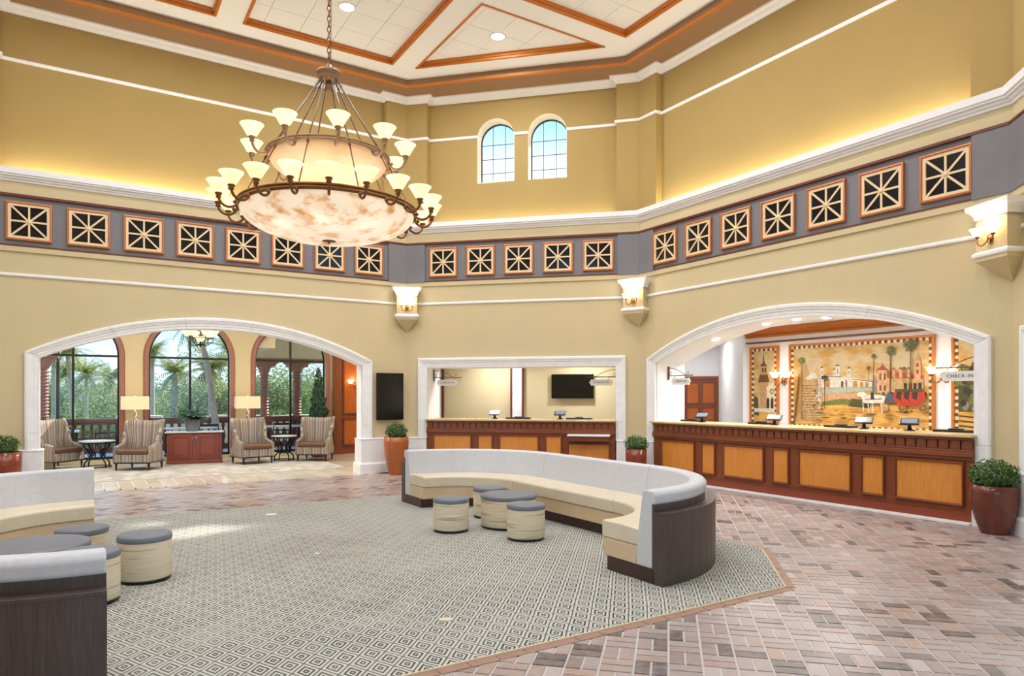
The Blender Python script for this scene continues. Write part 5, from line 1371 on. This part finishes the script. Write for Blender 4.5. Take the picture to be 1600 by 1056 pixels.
for u in (-.6, 2.4, 5.2, 7.8):
    x, y = AU(u, -1.9); area_light('lounge_fill_light', (x, y, 4.25), ALCOVE_W * 2.4, .3, col=(1, .95, .88))  # unseen overhead fill, strengthened to brighten the lounge floor

# ================================================================== outdoors
def AW(u, v, z=0): x, y = AU(u, v); return (x, y, z)
tr_ = MB(); tr_.prism([AU(-8, -5.36), AU(16, -5.36), AU(16, -10.4), AU(-8, -10.4)], -.3, -.02); o = tr_.build('terrace_path', M['terrace']); o['kind'] = 'structure'
gr = MB(); gr.prism([(-90, -30), (90, -30), (90, 160), (-90, 160)], -.8, -.62); o = gr.build('ground', M['grass']); o['kind'] = 'structure'
# drive / forecourt behind the camera side
# balustrade
bz, VB = -.02, -9.1
bt = thing('balustrade', 'terracotta brown balustrade along the terrace outside the lounge windows', 'balustrade', AW(14, VB, bz), R(ANG['A']))
mb = MB(); mb.box(0, 18, -.11, .11, .86, .98); mb.box(0, 18, -.09, .09, .80, .86); mb.build('hand_rail', M['bal'], bt, .01)
mb = MB(); mb.box(0, 18, -.11, .11, 0, .16); mb.build('plinth_rail', M['bal'], bt, .01)
bp = MB(); bp.lathe([(.05, .16), (.055, .19), (.03, .22), (.045, .28), (.072, .38), (.066, .46), (.035, .58), (.03, .66), (.05, .70), (.05, .73), (.04, .76), (.05, .80)], 10); bme = bp.mesh('baluster', M['bal'])
for i in range(80): obj_from(bme, 'baluster', bt, (.5 + i * .205, 0, 0))
# spiral columns
def spiral_column(label, u, v):
    t = thing('spiral_column', label, 'column', AW(u, v, -.02), R(ANG['A']), 'twisted terracotta columns')
    mb = MB(); rows = []
    n = 20
    for k in range(121):
        z = .98 + 1.42 * k / 120; rows.append([((.13 + .022 * math.cos(k / 120 * 2 * math.pi * 15 + 0 * j)) * math.cos(2 * math.pi * j / n), (.13 + .022 * math.cos(k / 120 * 2 * math.pi * 15)) * math.sin(2 * math.pi * j / n), z + .02 * math.sin(2 * math.pi * j / n)) for j in range(n)])
    mb.loft(rows, 0, True); mb.build('twisted_shaft', M['casing'], t)
    mb = MB(); mb.lathe([(.14, 2.38), (.17, 2.44), (.2, 2.52), (.26, 2.58)], 20); mb.box(-.3, .3, -.3, .3, 2.58, 2.68); mb.box(-.36, .36, -.36, .36, 2.68, 2.8); mb.build('capital', M['casing'], t, .01)
    mb = MB(); mb.box(-.2, .2, -.2, .2, 0, .99); mb.build('pedestal', M['bal'], t, .01)
spiral_column('twisted terracotta column at the outer side of the first lounge window', 6.85, -9.1)
spiral_column('twisted terracotta column nearer the cabinet side in the last lounge window', .95, -9.3)
spiral_column('twisted terracotta column nearer the topiary in the last lounge window', -.09, -9.3)
pr_ = thing('porch_roof', None, None, AW(14, -5.4, 0), R(ANG['A']), kind='structure')
mb = MB(); mb.box(12.1, 22, 0, 4.7, 3.5, 3.7); mb.build('soffit_panel', M['porch'], pr_)
mb = MB(); mb.box(12.1, 22, 3.5, 4.3, 2.78, 3.55); mb.box(12.1, 12.5, 0, 4.3, 2.9, 3.55); mb.build('beam', M['porch'], pr_)
mb = MB(); mb.box(12.1, 22, 3.45, 4.35, 2.72, 2.82); mb.build('beam_lower_moulding', M['casing'], pr_)
# patio tables and chairs
def patio_table(label, u, v, L):
    t = thing('patio_table', label, 'table', AW(u, v, -.02), R(ANG['A']), 'terrace tables')
    mb = MB(); mb.box(-L / 2, L / 2, -.4, .4, .70, .74); mb.build('table_top', M['table_top'], t, .005)
    for x in (-1, 1):
        for y in (-1, 1): mb = MB(); mb.box(x * (L / 2 - .06) - .02, x * (L / 2 - .06) + .02, y * .34 - .02, y * .34 + .02, 0, .70); mb.build('leg', M['iron'], t)
def patio_chair(label, u, v, a):
    t = thing('patio_chair', label, 'chair', AW(u, v, -.02), R(a), 'dark terrace chairs')
    mb = MB(); mb.box(-.24, .24, -.24, .24, .42, .45); mb.build('seat', M['iron'], t)
    for x in (-1, 1):
        mb = MB(); mb.tube([(x * .24, .24, 0), (x * .24, .24, .45), (x * .24, .32, .88)], .014, 6); mb.build('leg', M['iron'], t)
        mb = MB(); mb.tube([(x * .24, -.24, 0), (x * .24, -.24, .64), (x * .24, .24, .66)], .014, 6); mb.build('leg', M['iron'], t)
    mb = MB(); mb.box(-.24, .24, .27, .29, .5, .56); mb.box(-.24, .24, .30, .33, .80, .86); mb.box(-.24, .24, .285, .30, .64, .68); mb.build('backrest', M['iron'], t)
patio_table('long pale terrace table seen through the first lounge window', 6.9, -7.3, 1.8); patio_table('pale terrace table seen behind the red cabinet', 3.3, -7.5, 1.4); patio_table('pale terrace table seen through the last lounge window', .95, -7.4, 1.5)
patio_chair('dark terrace chair facing the lounge behind the centre bar of the first window', 6.4, -6.6, ANG['A'] + 180)
patio_chair('dark terrace chair at the end of the first window table', 5.4, -7.4, ANG['A'] + 90 + 180)
patio_chair('dark terrace chair facing away behind the iron scroll table', 1.1, -6.6, ANG['A'] + 180)
patio_chair('dark terrace chair at the end of the last window table', -.15, -7.3, ANG['A'] - 90)
patio_chair('dark terrace chair beside the table behind the red cabinet', 2.9, -6.8, ANG['A'] + 160)
# lamp post
def lamp_post(label, u, v, h):
    t = thing('lamp_post', label, 'lamp post', AW(u, v, -.6), R(ANG['A']), 'dark garden lamp posts')
    mb = MB(); mb.lathe([(.14, 0), (.12, .3), (.06, .5), (.05, h - .3), (.04, h)], 12); mb.build('post', M['iron'], t)
    mb = MB(); mb.tube([(-.45, 0, h - .1), (-.3, 0, h - .35), (0, 0, h - .4), (.3, 0, h - .35), (.45, 0, h - .1)], .02, 6); mb.build('cross_arm', M['iron'], t)
    for s in (-1, 1): mb = MB(); mb.lathe([(.06, h - .12), (.12, h - .05), (.13, h + .12), (.04, h + .2), (0, h + .22)], 12, (s * .45, 0, 0)); mb.build('lantern', M['iron'], t)
lamp_post('dark garden lamp post seen through the first lounge window', 6.6, -12.5, 4.3)
lamp_post('dark garden lamp post seen through the middle lounge window', 4.2, -11.2, 6.5)
# palms
fm = MB()
def palm_frond(mb):
    n = 12; L = 1.5; prev = None
    for k in range(n):
        f = k / (n - 1); p = Vector((L * f, 0, .45 * f - .75 * f * f))
        if prev is not None:
            for s in (-1, 1):
                ll = .42 * math.sin(math.pi * min(1, .25 + f * .75)) + .08; tip = p + Vector((ll * .55, s * ll * .8, -ll * .35 - .1 * f))
                mb.add([prev, prev * .4 + p * .6, tip], [(0, 1, 2)])
            mb.add([prev + Vector((0, -.012, 0)), prev + Vector((0, .012, 0)), p + Vector((0, .008, 0)), p + Vector((0, -.008, 0))], [(0, 1, 2, 3)])
        prev = p
crown = MB(); rnd = random.Random(11)
one = MB(); palm_frond(one)
for i in range(46):
    az = i * 2.399; tilt = rnd.uniform(-1.1, 1.2) if i > 8 else rnd.uniform(-1.5, -.9); s = rnd.uniform(.8, 1.15)
    Mx = Matrix.Rotation(az, 4, 'Z') @ Matrix.Rotation(tilt * .75, 4, 'Y') @ Matrix.Scale(s, 4)
    crown.add([Mx @ Vector(v) for v in one.v], one.f)
crown_me = crown.mesh('palm_crown', M['leaf_palm'])
def palm_tree(label, x, y, h, r=.17, lean=(0, 0), cs=1.0):
    t = thing('palm_tree', label, 'palm tree', (x, y, -.65), random.uniform(0, 6), 'palms in the garden')
    mb = MB(); mb.tube([(lean[0] * (q / 8) ** 1.5, lean[1] * (q / 8) ** 1.5, h * q / 8) for q in range(9)], [r * .72 * (1.25 - .35 * q / 8) for q in range(9)], 10); mb.build('palm_trunk', M['trunk'], t)
    obj_from(crown_me, 'crown_of_fronds', t, (lean[0], lean[1], h), scale=(cs, cs, cs))
def atp(px, Z): return ((px - 800) / 1066.7 * Z, Z)
for px, Z, h, r, ln, cs, lab in ((116, 26, 4.0, .11, (.6, 0), .62, 'slim leaning palm whose crown nears the arch in the first lounge window'), (84, 30, 5.2, .13, (0, 0), .8, 'pale straight palm trunk next to the twisted column in first window'), (135, 34, 3.4, .11, (0, 0), .75, 'round-crowned palm in the middle of the first lounge window'),
        (172, 40, 3.3, .12, (0, 0), .9, 'low palm beside the frame of the first lounge window'), (270, 33, 3.4, .2, (-.2, 0), .85, 'round-crowned palm in the middle lounge window, clear of bars'), (238, 26, 4.0, .12, (0, 0), .48, 'palm crown against the sky at the edge of the middle window'),
        (330, 26, 3.3, .15, (0, 0), .8, 'shaggy palm behind the lamp post in the middle window'), (342, 21, 4.6, .13, (.5, .3), .7, 'leaning pale palm trunk at the inner side of the middle window'), (104, 48, 3.9, .12, (0, 0), 1.0, 'distant palm low on the skyline of the first window'),
        (365, 30, 4.2, .15, (0, 0), .9, 'palm hidden mostly behind the pier beside the middle window')):
    x, y = atp(px, Z); palm_tree(lab, x, y, h, r, ln, cs)
# shrubs and trees
blobs = {}
for nm, mm, n, sz in (('light', 'leaf_out', 7000, .036), ('dark', 'leaf_out_dark', 7000, .036)):
    ob0 = leaf_blob('foliage_' + nm, M[mm], None, (0, 0, 0), 1, 1, 1, n, sz, .35, 5 if nm == 'dark' else 9, .55); blobs[nm] = ob0.data; bpy.data.objects.remove(ob0)
def tree(label, px, Z, h, w, kind, seed, cat='tree', name='broadleaf_tree', grp='trees behind the lounge windows'):
    x, y = atp(px, Z); t = thing(name, label, cat, (x, y, -.65), seed, grp)
    mb = MB(); mb.tube([(0, 0, 0), (.1, 0, h * .5), (0, .1, h * .8)], [.12, .08, .04], 7); mb.build('tree_trunk', M['bark'], t)
    obj_from(blobs[kind], 'foliage', t, (0, 0, h * .52), scale=(w, w, h * .5))
tl = [(70, 38, 4.6, 3.2), (120, 45, 5.2, 4), (165, 36, 3.9, 3), (205, 44, 5, 4), (240, 38, 3.6, 2.6), (285, 48, 5.4, 4.5), (325, 34, 4.2, 3), (365, 40, 5.2, 3.4), (400, 36, 5.4, 2.6), (432, 33, 4.6, 2.4), (462, 42, 6.2, 3.6), (500, 33, 4.8, 2.3), (530, 40, 6, 3.4), (25, 40, 5, 4), (95, 27, 2.4, 1.8), (150, 26, 2.2, 1.6), (245, 27, 2.4, 1.8), (305, 26, 2.2, 1.7), (360, 27, 2.4, 1.8), (440, 28, 2.6, 1.8)]
def winof(px): return 'first' if px < 215 else ('middle' if px < 385 else 'last')
seen_ = {}
for i, (px, Z, h, w) in sorted(enumerate(tl), key=lambda q: q[1][0]):
    small = h < 3; h = h * .72 if not small else h * .6; w *= .72
    kd = 'light' if (i % 3 != 0) else 'dark'; wn_ = winof(px); key = (small, wn_); seen_[key] = seen_.get(key, 0) + 1
    tree('%s green leafy %s, %s from the sofa side in the %s lounge window' % ('dark' if kd == 'dark' else 'bright', 'low shrub' if small else 'tree', ORDW[seen_[key] - 1], wn_), px, Z, h, w, kd, i * 1.3, 'shrub' if small else 'tree', 'garden_shrub' if small else 'broadleaf_tree',
         '%s of the %s window' % ('shrubs' if small else 'trees', wn_))
# low stone wall beyond
rw = MB(); rnd = random.Random(2)
wl = thing('garden_wall', None, None, AW(4, -12, -.65), R(ANG['A']), kind='structure')
mb = MB(); mb.box(-1, 14, -.2, .2, 0, 1.35); mb.build('wall_panel', M['lime'], wl)
for i in range(22):
    mb = MB(); x0 = -1 + i * .68; mb.box(x0, x0 + .66, -.26, .26, 1.35, 1.5 + rnd.uniform(0, .12)); mb.build('coping_stone', M['lime'], wl, .04)

# small plates let into the rug
for nm, lab, x, y, sx, sy, mm in (('floor_outlet', 'small white plate set in the rug, towards the red cabinet', -3.24, 9.18, .13, .07, 'white'), ('floor_outlet', 'small tan oval cover set in the rug near the brick edge', -.47, 4.86, .05, .035, 'lime'), ('floor_outlet', 'tiny white plate in the rug centre', -1.97, 6.9, .04, .03, 'white')):
    t = thing(nm, lab, 'floor outlet', (x, y, .012), R(10), None)
    mb = MB()
    if mm == 'lime': mb.prism([(sx * math.cos(q * math.pi / 10), sy * math.sin(q * math.pi / 10)) for q in range(20)], 0, .004)
    else: mb.box(-sx / 2, sx / 2, -sy / 2, sy / 2, 0, .004)
    mb.build('cover_plate', M[mm], t, .001)
